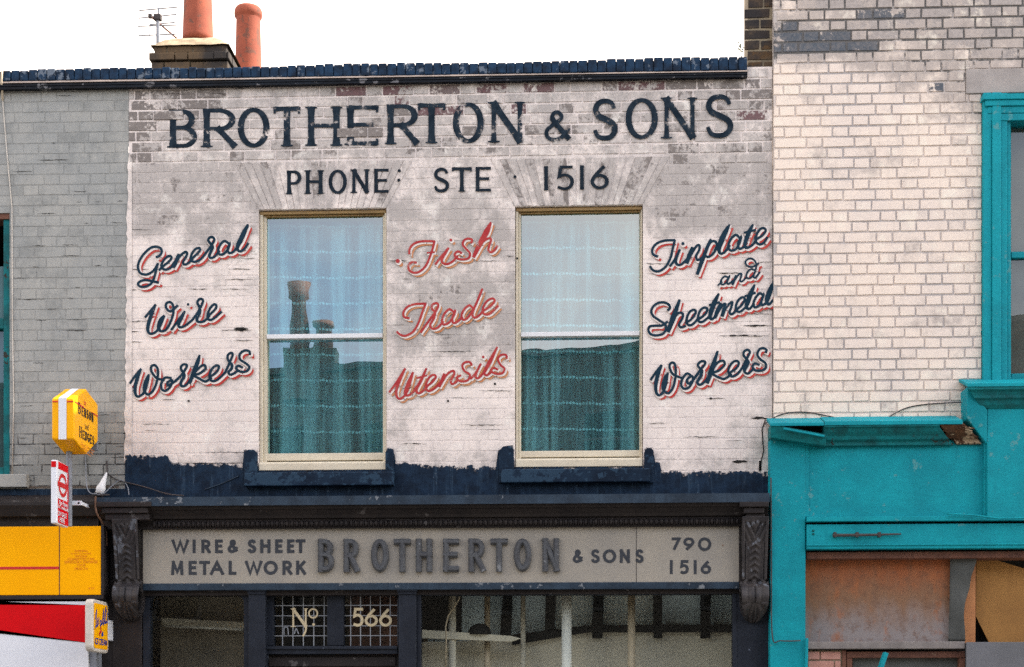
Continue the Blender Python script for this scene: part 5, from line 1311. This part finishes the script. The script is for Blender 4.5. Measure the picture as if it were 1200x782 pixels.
def wire(pts, r, m, label, name='loose_wire', grp=None):
    q = [P(*p) for p in pts]; out = []
    for (x, y, z) in [(p[0], p[1], 0) for p in []]: pass
    n = len(q)
    for i in range(n - 1):
        a, b_, c, d = q[max(i-1,0)], q[i], q[i+1], q[min(i+2,n-1)]
        for k in range(5):
            t = k / 5; out.append(.5 * (2*b_ + (c-a)*t + (2*a-5*b_+4*c-d)*t*t + (3*b_-a-3*c+d)*t**3))
    out.append(q[-1]); mb = MB(); mb.tube(out, r, 6); return tag(mb.build(name, M[m], smooth=True), label, 'wire', grp)
wire(((100, 535, -.012), (101, 561, -.02), (102, 571, -.06), (106, 578, -.09), (114, 579, -.1)), .0042, 'alu', 'short grey wire looping into the porcelain cable fitting')
wire(((114, 580, -.1), (122, 578, -.08), (132, 569, -.03), (140, 563, -.015), (146, 565, -.015), (150, 572, -.03), (151, 580, -.12)), .0036, 'alu', 'pale wire arching right from the cable fitting over the dark band')
wire(((126, 555, -.012), (136, 562, -.014), (150, 566, -.016), (170, 571, -.02), (196, 579, -.14), (215, 581, -.25)), .005, 'darkcable', 'dark cable dipping from the cable fitting onto the main cornice')
wire(((112, 582, -.25), (112, 594, -.255), (114, 603, -.255), (119, 611, -.2), (124, 622, -.14), (125, 640, -.13)), .007, 'browncable', 'brown wire hanging off the cornice beside the left corbel')
wire(((240, 574, -.012), (262, 566, -.012), (280, 558, -.012)), .004, 'lead', 'faint wire slanting up across the dark band left of the sill')
wire(((896, 497, -.012), (915, 486, -.04), (940, 483, -.04), (962, 486, -.04), (985, 491, -.05)), .004, 'darkcable', 'thin dark wire curving over the left end of the teal cornice')
wire(((1038, 491, -.05), (1060, 479, -.04), (1085, 474, -.04), (1120, 472, -.05), (1132, 472, -.06)), .004, 'darkcable', 'thin dark wire rising from the teal cornice to its stepped corner')
wire(((1110, 602.5, -.19), (1140, 604, -.20), (1170, 607.5, -.21), (1200, 607, -.21), (1235, 606, -.21)), .007, 'teal', 'slack teal painted cable lying along the teal fascia ledge')
wire(((903.5, 560, -.15), (904, 660, -.15), (905, 745, -.15), (915, 751, -.155), (938, 751, -.155)), .005, 'darkcable', 'thin cable down the teal pilaster edge turning near its foot')

# ================================================================== RIGHT BUILDING (cream brick, teal shopfront)
RX1 = X(1560); YR = -.028
right = thing('cream_brick_building', ((XR + RX1) / 2, 0, 0), 'cream painted brick building with a teal sash window over a derelict teal shopfront', 'building')
RW = (X(1150, YR), X(1352, YR), Z(1250, 448, YR), Z(1250, 109, YR))
LN = (X(1131, YR), X(1372, YR), Z(1250, 108.8, YR), Z(1250, 79, YR))
RTOP = Z(1100, -120, YR)
def r_wear(x, z):
    px, py = px_of(x, z, YR)
    w = .13
    if py < 80: w = .30 + .52 * min(1, (80 - py) / 34) * (.35 + .65 * min(1, max(0, (px - 905) / 60)))
    if px > 1040: w = max(w, .62 * blob(px, py, 1050, 1400, -200, 82, 45))
    w = max(w, .95 * blob(px, py, 908, 1015, 28, 62, 16), .9 * blob(px, py, 980, 1080, 14, 24, 10), .6 * blob(px, py, 1108, 1150, 82, 140, 16))
    return min(1, w + .10 * mnoise.noise((x * 2.6, 4.7, z * 2.6)))
RB = [(906, 940, 28, 60, .95), (940, 985, 40, 66, .95), (985, 1022, 48, 66, .95), (1036, 1066, 8, 20, .95), (1000, 1030, 10, 20, .7), (1044, 1060, 24, 40, .9), (1088, 1106, 93, 103, .9), (1072, 1090, 20, 30, .7), (1024, 1046, 33, 42, .4), (1180, 1200, 58, 70, .5)]
def r_bare(x, z):
    px, py = px_of(x, z, YR)
    for a, b_, c, d, k in RB:
        if a < px < b_ and c < py < d: return k
    return 0.0
rwall = brick_wall('wall', right, XR + .006, RX1, Z(1050, 496, YR), RTOP, YR, M['cream_brick'], M['cream_joint'], r_wear, [RW, LN], None, lambda x, z: .0062, bare=r_bare, seed=17, joint=.0105, jname='mortar')
lab(rwall, 'cream painted bricks with grey joints, worn bare near the top')
b = MB(); b.box(LN[0] + .004, LN[1] - .004, YR - .012, .1, LN[2] + .003, LN[3] - .003); lab(b.build('lintel', paint('stained stone lintel', (.40, .365, .34), (.29, .265, .25), .9, scale=4), right, bevel=.005), 'stained grey stone lintel')
b = MB(); b.box(XR + .006, RX1, YR - .03, .3, RTOP, RTOP + .12); b.build('coping', M['coping'], right, bevel=.01)
b = MB(); b.box(XR + .01, RX1 - .01, 3.2, 8.5, 0, RTOP - .4); b.box(XR + .01, RX1 - .01, .02, 8.5, RTOP - .55, RTOP - .4); b.build('rear_block', M['soot_brick'], right)
# side return of the wall where it stands taller than its neighbour, and the brown brick pier
b = MB(); b.face(((XR + .005, YR + .002, ZLOW), (XR + .005, YR + .002, RTOP), (XR + .005, .4, RTOP), (XR + .005, .4, ZLOW))); b.build('wall_return', M['cream_joint'], rwall)
pr = MB(); rng = random.Random(77); pz0 = Z(890, 84, .03); k = 0; z = pz0
while z < RTOP:
    xa = X(872 if 25 < px_of(0, z, .03)[1] < 66 else 876, .03); xb = XR + .002; ws = [.225, .1125] if k % 2 else [.1125, .225]; x = xa - (.04 if k % 2 else .0); k += 1
    for w in ws + [.1125]:
        p_, q_ = max(x + .005, xa), min(x + w - .005, xb); x += w
        if q_ - p_ > .02: brick(pr, rng, ((p_, z + .006), (q_, z + .006), (q_, z + .069), (p_, z + .069)), .03, .006, rng.random(), lambda x, z: .5, 0)
    z += .075
po = lab(pr.build('brick_pier', M['brown_brick'], right), 'sooty brown brick pier between the two roofs')
b = MB(); b.box(X(876.5, .03), XR + .003, .03, .30, pz0 - .02, RTOP); b.build('mortar', M['brown_joint'], po)
# small plant on the coping
sp = thing('wall_weed', P(868, 66, .08), 'tiny green weed growing on the coping beside the brown brick pier', 'plant')
b = MB(); lf_ = MB(); rng = random.Random(2)
for i in range(4):
    p0 = P(869, 68, .08); p1 = P(864 + i * 2.2 + rng.uniform(-1, 1), 44 + rng.uniform(0, 9), .08 + rng.uniform(-.03, .03)); b.tube([p0, (p0 + p1) / 2 + Vector((rng.uniform(-.01, .01), 0, 0)), p1], .0018, 5)
    for j in range(4):
        c = p0 + (p1 - p0) * (.45 + .15 * j); d = Vector((rng.uniform(-1, 1), rng.uniform(-.6, .6), rng.uniform(.1, .8))).normalized() * .022; s_ = Vector((-d.z, d.y * .3, d.x)) * .28
        lf_.face((c, c + d * .5 + s_, c + d, c + d * .5 - s_))
b.build('stem', M['leaf'], sp); lf_.build('leaf', M['leaf'], sp)
# teal window
YT = YR - .055
tw = MB(); x0, x1, z0, z1 = RW
wl, wr = X(1186, YT), X(1318, YT); zt_in = Z(1250, 140, YT); zbt = Z(1250, 447, YT)
def mould(mb, x_out, x_in, s):
    """stepped architrave strips from the outer edge inward"""
    for f0, f1, d in ((0, .30, .045), (.30, .62, .058), (.62, .86, .040), (.86, 1.0, .022)):
        a, c = x_out + (x_in - x_out) * f0, x_out + (x_in - x_out) * f1; mb.box(min(a, c), max(a, c), YR - d, .10, zbt, z1 - .004 - (.004 if f0 else 0))
mould(tw, x0 + .003, wl, 1); mould(tw, x1 - .003, wr, -1)
to = lab(tw.build('window_surround', M['teal'], right, bevel=.006), 'teal moulded window surround')
b = MB()
for pa, pb, d, dx in ((109.5, 116, .072, 0), (116.2, 123, .062, .02), (123.2, 131, .050, .04), (131.2, 139.5, .046, .06)): b.box(x0 - .008 + dx, x1 + .008 - dx, YR - d, .10, Z(1250, pb, YT), Z(1250, pa, YT))
b.build('window_head', M['teal'], to, bevel=.004)
b = MB(); ys0, ys1 = YR + .04, YR + .09; zm_ = Z(1250, 296, YR)
b.box(wl + .001, wl + .020, ys0, ys1, zbt, zt_in - .004); b.box(wr - .020, wr - .001, ys0, ys1, zbt, zt_in - .004); b.box(wl + .021, wr - .021, ys0 - .004, ys1, zm_ - .022, zm_ + .022); b.box(wl + .021, wr - .021, ys0, ys1, zbt, zbt + .08); b.build('sash_frame', M['teal'], to, bevel=.003)
b = MB(); b.face(((wl, ys0 + .03, zbt), (wr, ys0 + .03, zbt), (wr, ys0 + .03, zt_in), (wl, ys0 + .03, zt_in))); b.build('glass_pane', M['teal_glass'], to)
b = MB(); b.box(wl - .05, wr + .05, ys1 + .02, ys1 + .04, zbt, zt_in + .1); lab(b.build('blind', paint('dusty blind', (.30, .27, .245), (.22, .20, .18), .9), to), 'dusty pale blind')
room(right, wl - .2, wr + .2, zbt - .1, zt_in + .2, .22, 2.5, M['dark'])

# teal shopfront
SP = -.13
def bx(mb, l, r_, t, bt, Yf, Yb=.1): mb.box(X(l, Yf), X(r_, Yf), Yf, Yb, Z((l + r_)/2, bt, Yf), Z((l + r_)/2, t, Yf)); return mb
b = bx(MB(), 902.5, 944, 505, 1140, SP); lab(b.build('pilaster', M['teal'], right, bevel=.005), 'teal pilaster')
b = bx(MB(), 944.6, 1153, 516, 606, SP + .012); bx(b, 942, 948, 516, 606, SP + .004); lab(b.build('fascia', M['teal'], right, bevel=.004), 'teal fascia board')
b = bx(MB(), 1157, 1560, 476, 606, SP - .05); bx(b, 1153.3, 1157.2, 510, 606, SP - .02); lab(b.build('raised_fascia', M['teal'], right, bevel=.004), 'taller teal fascia panel stepping up at the right')
# stepped cornice
c = MB(); Yq = -.24
z = lambda py, Y=Yq: Z(1040, py, Y)
c.sweep_x(((YR, z(489, YR)), (Yq, z(494.5)), (Yq, z(500)), (Yq + .015, z(501)), (Yq + .03, z(505)), (Yq + .055, z(509)), (Yq + .06, z(513)), (-.155, z(518, -.155)), (-.155, z(522, -.155)), (YR, z(522, -.155)))[::-1], X(966, Yq), X(1101, Yq))
for k_ in range(10):
    vx, vy, vz = c.v[10 + k_]; dz_ = max(0.0, (z(500) - vz) / (z(500) - z(522))); c.v[10 + k_] = (vx + dz_ * 22 * PXM, vy, vz)
co = lab(c.build('cornice', M['teal_dark'], right, bevel=.003), 'grimy teal moulded cornice')
c = MB(); c.sweep_x(((YR, z(488, YR)), (Yq - .006, z(493.4)), (Yq - .006, z(498)), (Yq + .01, z(498)), (YR, z(491, YR)))[::-1], X(966.5, Yq), X(1128, Yq)); c.build('cornice_top', M['teal'], co, bevel=.002)
c = MB(); pf_ = ((YR, z(491.5, YR), 0), (Yq + .004, z(498), 0), (Yq + .03, z(506), 8), (-.15, z(516, -.15), 20), (-.15, z(521, -.15), 24), (YR, z(521, -.15), 24))
ra = [c.vert((X(1101 + q[2], Yq), q[0], q[1])) for q in pf_]; rb = [c.vert((X(1131 + q[2], Yq), q[0], q[1])) for q in pf_]
for k in range(6): c.f.append([ra[k], rb[k], rb[(k+1) % 6], ra[(k+1) % 6]])
c.f.append(ra); c.f.append(rb[::-1])
rt = lab(c.build('rotten_end', M['rotten'], co, bevel=.006), 'rotten bare timber at the cornice corner')
c = MB(); rng = random.Random(6)
for i in range(16): a = rng.uniform(1104, 1138); yy = rng.uniform(500, 513); c.bar(P(a, yy, -.235 + (yy - 500) * .006), P(a + rng.uniform(6, 16), yy + rng.uniform(2, 6), -.215 + (yy - 500) * .006), .010, .008)
c.build('splinter', M['rotten'], rt)
c = MB(); q = [P(*p) for p in ((903, 497, -.235), (968, 509, -.245), (968, 523, -.215), (903, 513, -.205))]; qb = [Vector((p.x, -.06, p.z + .0)) for p in q]
ids = [c.vert(p) for p in q + qb]; 
for k in ((0,1,2,3)[::-1], (4,5,6,7), (0,1,5,4), (1,2,6,5), (2,3,7,6), (3,0,4,7)): c.f.append([ids[m] for m in k])
db = lab(c.build('dropped_block', M['teal_dark'], co, bevel=.006), 'dropped end section of the teal cornice')
c = MB(); c.sweep_x(((YR, z(489, YR)), (Yq - .002, z(494.5)), (Yq - .002, z(498.5)), (YR, z(493, YR)))[::-1], X(902.5, Yq), X(966, Yq)); c.build('end_capping', M['teal'], co, bevel=.004)
c = MB(); c.bar(P(918, 502.5, -.252), P(966, 511.5, -.252), .020, .014); c.build('loose_moulding', M['teal'], db, bevel=.003)
c = MB(); bx(c, 905, 965, 497, 512, -.10, .0); c.build('dark_gap', M['black'], co)
# raking return and raised cornice over the right section
c = MB(); F = [P(*p) for p in ((1133.5, 453, -.225), (1157, 480, -.20), (1157, 521, -.175), (1133.5, 491, -.20))]; B_ = [Vector((p.x, YR, p.z)) for p in F]; ids = [c.vert(p) for p in F + B_]
for k in ((3,2,1,0), (4,5,6,7), (0,1,5,4), (1,2,6,5), (2,3,7,6), (3,0,4,7)): c.f.append([ids[m] for m in k])
c.build('raking_return', M['teal'], co, bevel=.006)
c = MB(); Yz = -.27; zz_ = lambda py, Y=Yz: Z(1300, py, Y)
prof_ = [(YR, zz_(444, YR), 1136), (Yz, zz_(449.5), 1134), (Yz, zz_(455), 1134.5), (Yz + .02, zz_(457), 1138), (Yz + .03, zz_(461), 1141), (Yz + .03, zz_(464), 1143), (Yz + .05, zz_(466), 1146), (Yz + .06, zz_(471), 1151), (-.185, zz_(478, -.185), 1157), (YR, zz_(478, -.185), 1157)]
a_ = [c.vert((X(q[2], Yz), q[0], q[1])) for q in prof_]; b_ = [c.vert((X(1560, Yz), q[0], q[1])) for q in prof_]
for k in range(len(prof_)): c.f.append([a_[k], b_[k], b_[(k+1) % len(prof_)], a_[(k+1) % len(prof_)]])
c.f.append(a_); 
lab(c.build('raised_cornice', M['teal_dark'], co, bevel=.003), 'raised section of the teal cornice')
c = MB(); c.sweep_x(((YR, zz_(443, YR)), (Yz - .006, zz_(448)), (Yz - .006, zz_(452)), (YR, zz_(446, YR)))[::-1], X(1133.5, Yz), X(1560, Yz)); c.build('cornice_top', M['teal'], co, bevel=.002)
# ledge, blind box with its long handle, and the void below
b = bx(MB(), 945.5, 1560, 604, 609.5, SP - .045); b2 = b.build('fascia_ledge', M['teal'], right, bevel=.003)
b = bx(MB(), 945.5, 1560, 609.8, 612.8, SP + .06); b.build('shadow_gap', M['black'], right)
b = bx(MB(), 945.5, 1560, 613, 642, SP - .022); bx(b, 945.5, 1560, 636.5, 638.2, SP - .030); bb_ = lab(b.build('blind_box', M['teal'], right, bevel=.003), 'teal roller blind box')
b = MB(); b.tube([P(976, 627.5, -.175), P(1020, 627, -.178), P(1056, 626, -.17)], [.011, .009, .005], 8)
for px in (978, 1004, 1030): b.box(X(px - 1.5, -.16), X(px + 1.5, -.16), -.185, -.15, Z(px, 629.5, -.17), Z(px, 624, -.17))
lab(b.build('handle', M['darkcable'], bb_), 'long rusty bolt handle')
b = MB(); 
for py in (614, 618): b.ball(tuple(P(953, py + 8, SP - .024)), .010, .006, .008)
b.build('hinge', M['teal_dark'], bb_)
b = bx(MB(), 945, 1560, 645.5, 653.5, SP + .045); lab(b.build('timber_rail', M['wood'], right, bevel=.004), 'red brown bare timber rail')
b = bx(MB(), 942, 1560, 642.3, 645.3, SP + .09); b.build('shadow_gap', M['black'], right)
b = bx(MB(), 941, 1560, 653.6, 1140, .20, .24); lab(b.build('dark_void', M['black'], right), 'dark void behind the boarding')
b = bx(MB(), 945.5, 1131, 752, 760.5, SP + .01); lab(b.build('window_ledge', M['greywood'], right, bevel=.005), 'grey weathered ledge')
b = bx(MB(), 992, 1131, 763.5, 771, SP + .06); bx(b, 992, 999, 771.3, 840, SP + .06); bx(b, 1124, 1131, 771.3, 840, SP + .06); lab(b.build('lower_frame', M['wood'], right, bevel=.004), 'red brown timber frame under the ledge')
b = bx(MB(), 999.5, 1123.5, 771.3, 1140, SP + .11); b.build('lower_panel', M['felt'], right)
b = MB(); rng = random.Random(13)
for r_ in range(14):
    zt = Z(965, 763, SP + .05) - r_ * .066
    x = X(946, SP + .05); i = r_ % 2
    while x < X(985, SP + .05) - .01:
        w = min(.19 if i % 2 else .09, X(986, SP + .05) - x); i += 1
        b.box(x + .004, x + w - .004, SP + .05 + rng.uniform(-.004, .004), .1, zt - .060, zt - .004); x += w
bp = lab(b.build('brick_jamb', M['oldbrick'], right, bevel=.006), 'exposed pink brick jamb')
b = bx(MB(), 945.5, 986.5, 762.5, 1130, SP + .062); b.build('mortar', M['brown_joint'], bp)
b = bx(MB(), 986.8, 991.6, 762, 1130, SP + .05); b.build('post', M['wood'], bp, bevel=.003)

# boards fixed across the opening: each lies there on its own
b = MB(); b.prism([(P(*p, .02).x, P(*p, .02).z) for p in ((944, 752.5), (1117, 752.5), (1117, 651), (944, 651))], .02, .035)
tag(b.build('stained_board', M['stain_board']), 'large rust stained hardboard sheet closing the derelict teal shopfront', 'board')
def sheet_strip():
    b = MB(); L_ = [(1113.5, 651), (1113, 680), (1112.5, 715), (1111, 752)]; R_ = [(1146, 651), (1141, 668), (1138, 676), (1136, 690), (1131, 706), (1129.5, 722), (1131, 740), (1131, 752)]
    def at(tb, v):
        k = v * (len(tb) - 1); i = min(int(k), len(tb) - 2); f = k - i; return tb[i][0] + (tb[i+1][0]-tb[i][0])*f, tb[i][1] + (tb[i+1][1]-tb[i][1])*f
    def fn(u, v):
        a, c = at(L_, v), at(R_, v); px = a[0] + (c[0]-a[0])*u; py = a[1] + (c[1]-a[1])*u
        return P(px, py, -.012 - .022*u*abs(math.sin(v*5 + 1)) )
    b.grid(fn, 8, 24); o = b.build('torn_sheet', M['felt'], smooth=True)
    s_ = o.modifiers.new('thickness', 'SOLIDIFY'); s_.thickness = .004; return o
tag(sheet_strip(), 'torn grey roofing felt strip hanging beside the rust stained sheet', 'felt strip')
b = MB(); b.prism([(P(*p, .03).x, P(*p, .03).z) for p in ((1120, 754), (1143, 754), (1143.5, 654), (1120, 654))], .03, .05)
tag(b.build('narrow_board', paint('orange timber board', (.50, .22, .085), (.42, .17, .065), .7)), 'narrow orange board half hidden by the torn grey felt', 'board')
b = MB(); b.prism([(P(*p, .09).x, P(*p, .09).z) for p in ((1161, 757), (1420, 757), (1420, 730), (1260, 684), (1152, 652), (1144.5, 652), (1143.5, 722))], .09, .105)
tag(b.build('plywood_sheet', M['ply']), 'leaning bare plywood sheet with dark gaps around it', 'board')
b = bx(MB(), 1132.5, 1420, 752.3, 1120, SP - .005, SP + .02); tag(b.build('lower_board', M['greysheet'], bevel=.003), 'blue grey board under the leaning plywood sheet', 'board')
b = MB(); b.bar(P(1026, 800, -.20), P(1038, 765, -.19), .045, .03); tag(b.build('timber_batten', M['teal'], bevel=.003), 'short teal painted batten leaning below the grey ledge', 'batten')
b = MB(); b.bar(P(944.6, 790, -.15), P(945.6, 748, -.15), .02, .02); tag(b.build('edge_batten', M['teal'], bevel=.003), 'thin teal lath at the foot of the teal pilaster', 'batten')

# ================================================================== TELEVISION AERIAL behind the chimney
YA = 2.9
ta = thing('television_aerial', P(184, 75, YA), 'grey television aerial of thin rods left of the chimney pots', 'aerial')
b = MB(); b.tube([P(185, 90, YA), P(185, 22, YA)], .017, 8); b.tube([P(185, 22, YA), P(186, 9, YA)], .008, 6); b.build('mast', M['alu'], ta)
b = MB(); p, q = P(177.5, 20, YA - .05), P(207, 45, YA + .5); b.tube([p, q], .009, 6); lab(b.build('boom', M['wood'], ta), 'rusty brown boom')
for a, c, yy in (((163, 12.5), (208, 8.5), 0), ((162, 21.5), (207, 17), .02), ((161.5, 31), (207, 29.5), .06), ((162, 42), (207, 40), .10), ((175, 29), (205, 26.5), .15)):
    b = MB(); b.tube([P(*a, YA + yy), P(*c, YA + yy)], .006, 6); b.build('rod', M['alu'], ta)
b = MB(); b.box(P(181, 23, YA).x, P(189, 23, YA).x, YA - .03, YA + .03, P(181, 24, YA).z, P(181, 18, YA).z); b.box(P(176, 23, YA).x, P(180, 23, YA).x, YA - .07, YA - .03, P(181, 24, YA).z, P(181, 20, YA).z); b.build('clamp', M['darkcable'], ta)
b = MB(); b.tube([P(176, 30, YA), P(175.5, 42, YA), P(178, 58, YA), P(182, 80, YA)], .004, 5); b.build('lead_wire', M['alu'], ta)

# ================================================================== ACROSS THE STREET (seen mirrored in the glass)
def reflect(px, py, d): q = P(px, py, d); return q.x, -d, q.z
RD = 15.2
M['oldpot'] = paint('sooty chimney pot', (.36, .19, .14), (.22, .13, .11), .9, scale=8)
opp = thing('opposite_terrace', (-1, -RD, 0), 'dark brick terrace across the street mirrored in the upper sash windows', 'building')
ang = R(13)
def op(x, y, z): return (x * math.cos(ang) - y * math.sin(ang) - 1, -RD + x * math.sin(ang) - y * math.cos(ang), z)
def obox(mb, x0, x1, y0, y1, z0, z1):
    i = [mb.vert(op(x, y, z)) for x, y, z in ((x0,y0,z0),(x1,y0,z0),(x1,y1,z0),(x0,y1,z0),(x0,y0,z1),(x1,y0,z1),(x1,y1,z1),(x0,y1,z1))]
    for q in ((0,3,2,1),(4,5,6,7),(0,1,5,4),(1,2,6,5),(2,3,7,6),(3,0,4,7)): mb.f.append([i[k] for k in q])
HT = reflect(400, 418, RD)[2]
b = MB(); obox(b, -16, 11, .0, 7, 0, HT); b.build('wall', M['soot_brick'], opp)
b = MB(); obox(b, -16, 11, -.06, .25, HT + .002, HT + .10); b.build('coping', M['soot_frame'], opp)
for x in range(-15, 10, 2):
    for z0, z1 in ((3.6, 5.1), (5.9, 7.1)):
        if z1 < HT - .2:
            b = MB(); obox(b, x, x + .95, -.03, .05, z0, z1); w = b.build('window', M['soot_frame'], opp); b = MB(); obox(b, x + .08, x + .87, -.04, -.028, z0 + .08, (z0+z1)/2 - .03); obox(b, x + .08, x + .87, -.04, -.028, (z0+z1)/2 + .03, z1 - .08); b.build('pane', M['dark'], w)
b = MB(); obox(b, -16, 11, -.25, .0, 2.5, 3.1); b.build('shop_fascia', M['shopfront'], opp)
cxr = reflect(347, 372, RD + .6)
b = MB(); b.box(cxr[0] - .30, cxr[0] + .62, -RD - 1.4, -RD - .8, HT - .5, HT + .42); cs = b.build('chimney_stack', M['soot_brick'], opp)
for dx_, h, r_ in ((-.05, 1.20, .17), (.36, .48, .17)):
    b = MB(); b.lathe((cxr[0] + dx_, -RD - 1.1, HT + .42), [(r_, 0), (r_ * .8, h * .75), (r_ * 1.15, h * .78), (r_ * 1.15, h), (r_ * .9, h)], 20); b.build('chimney_pot', M['oldpot'], cs, smooth=True)
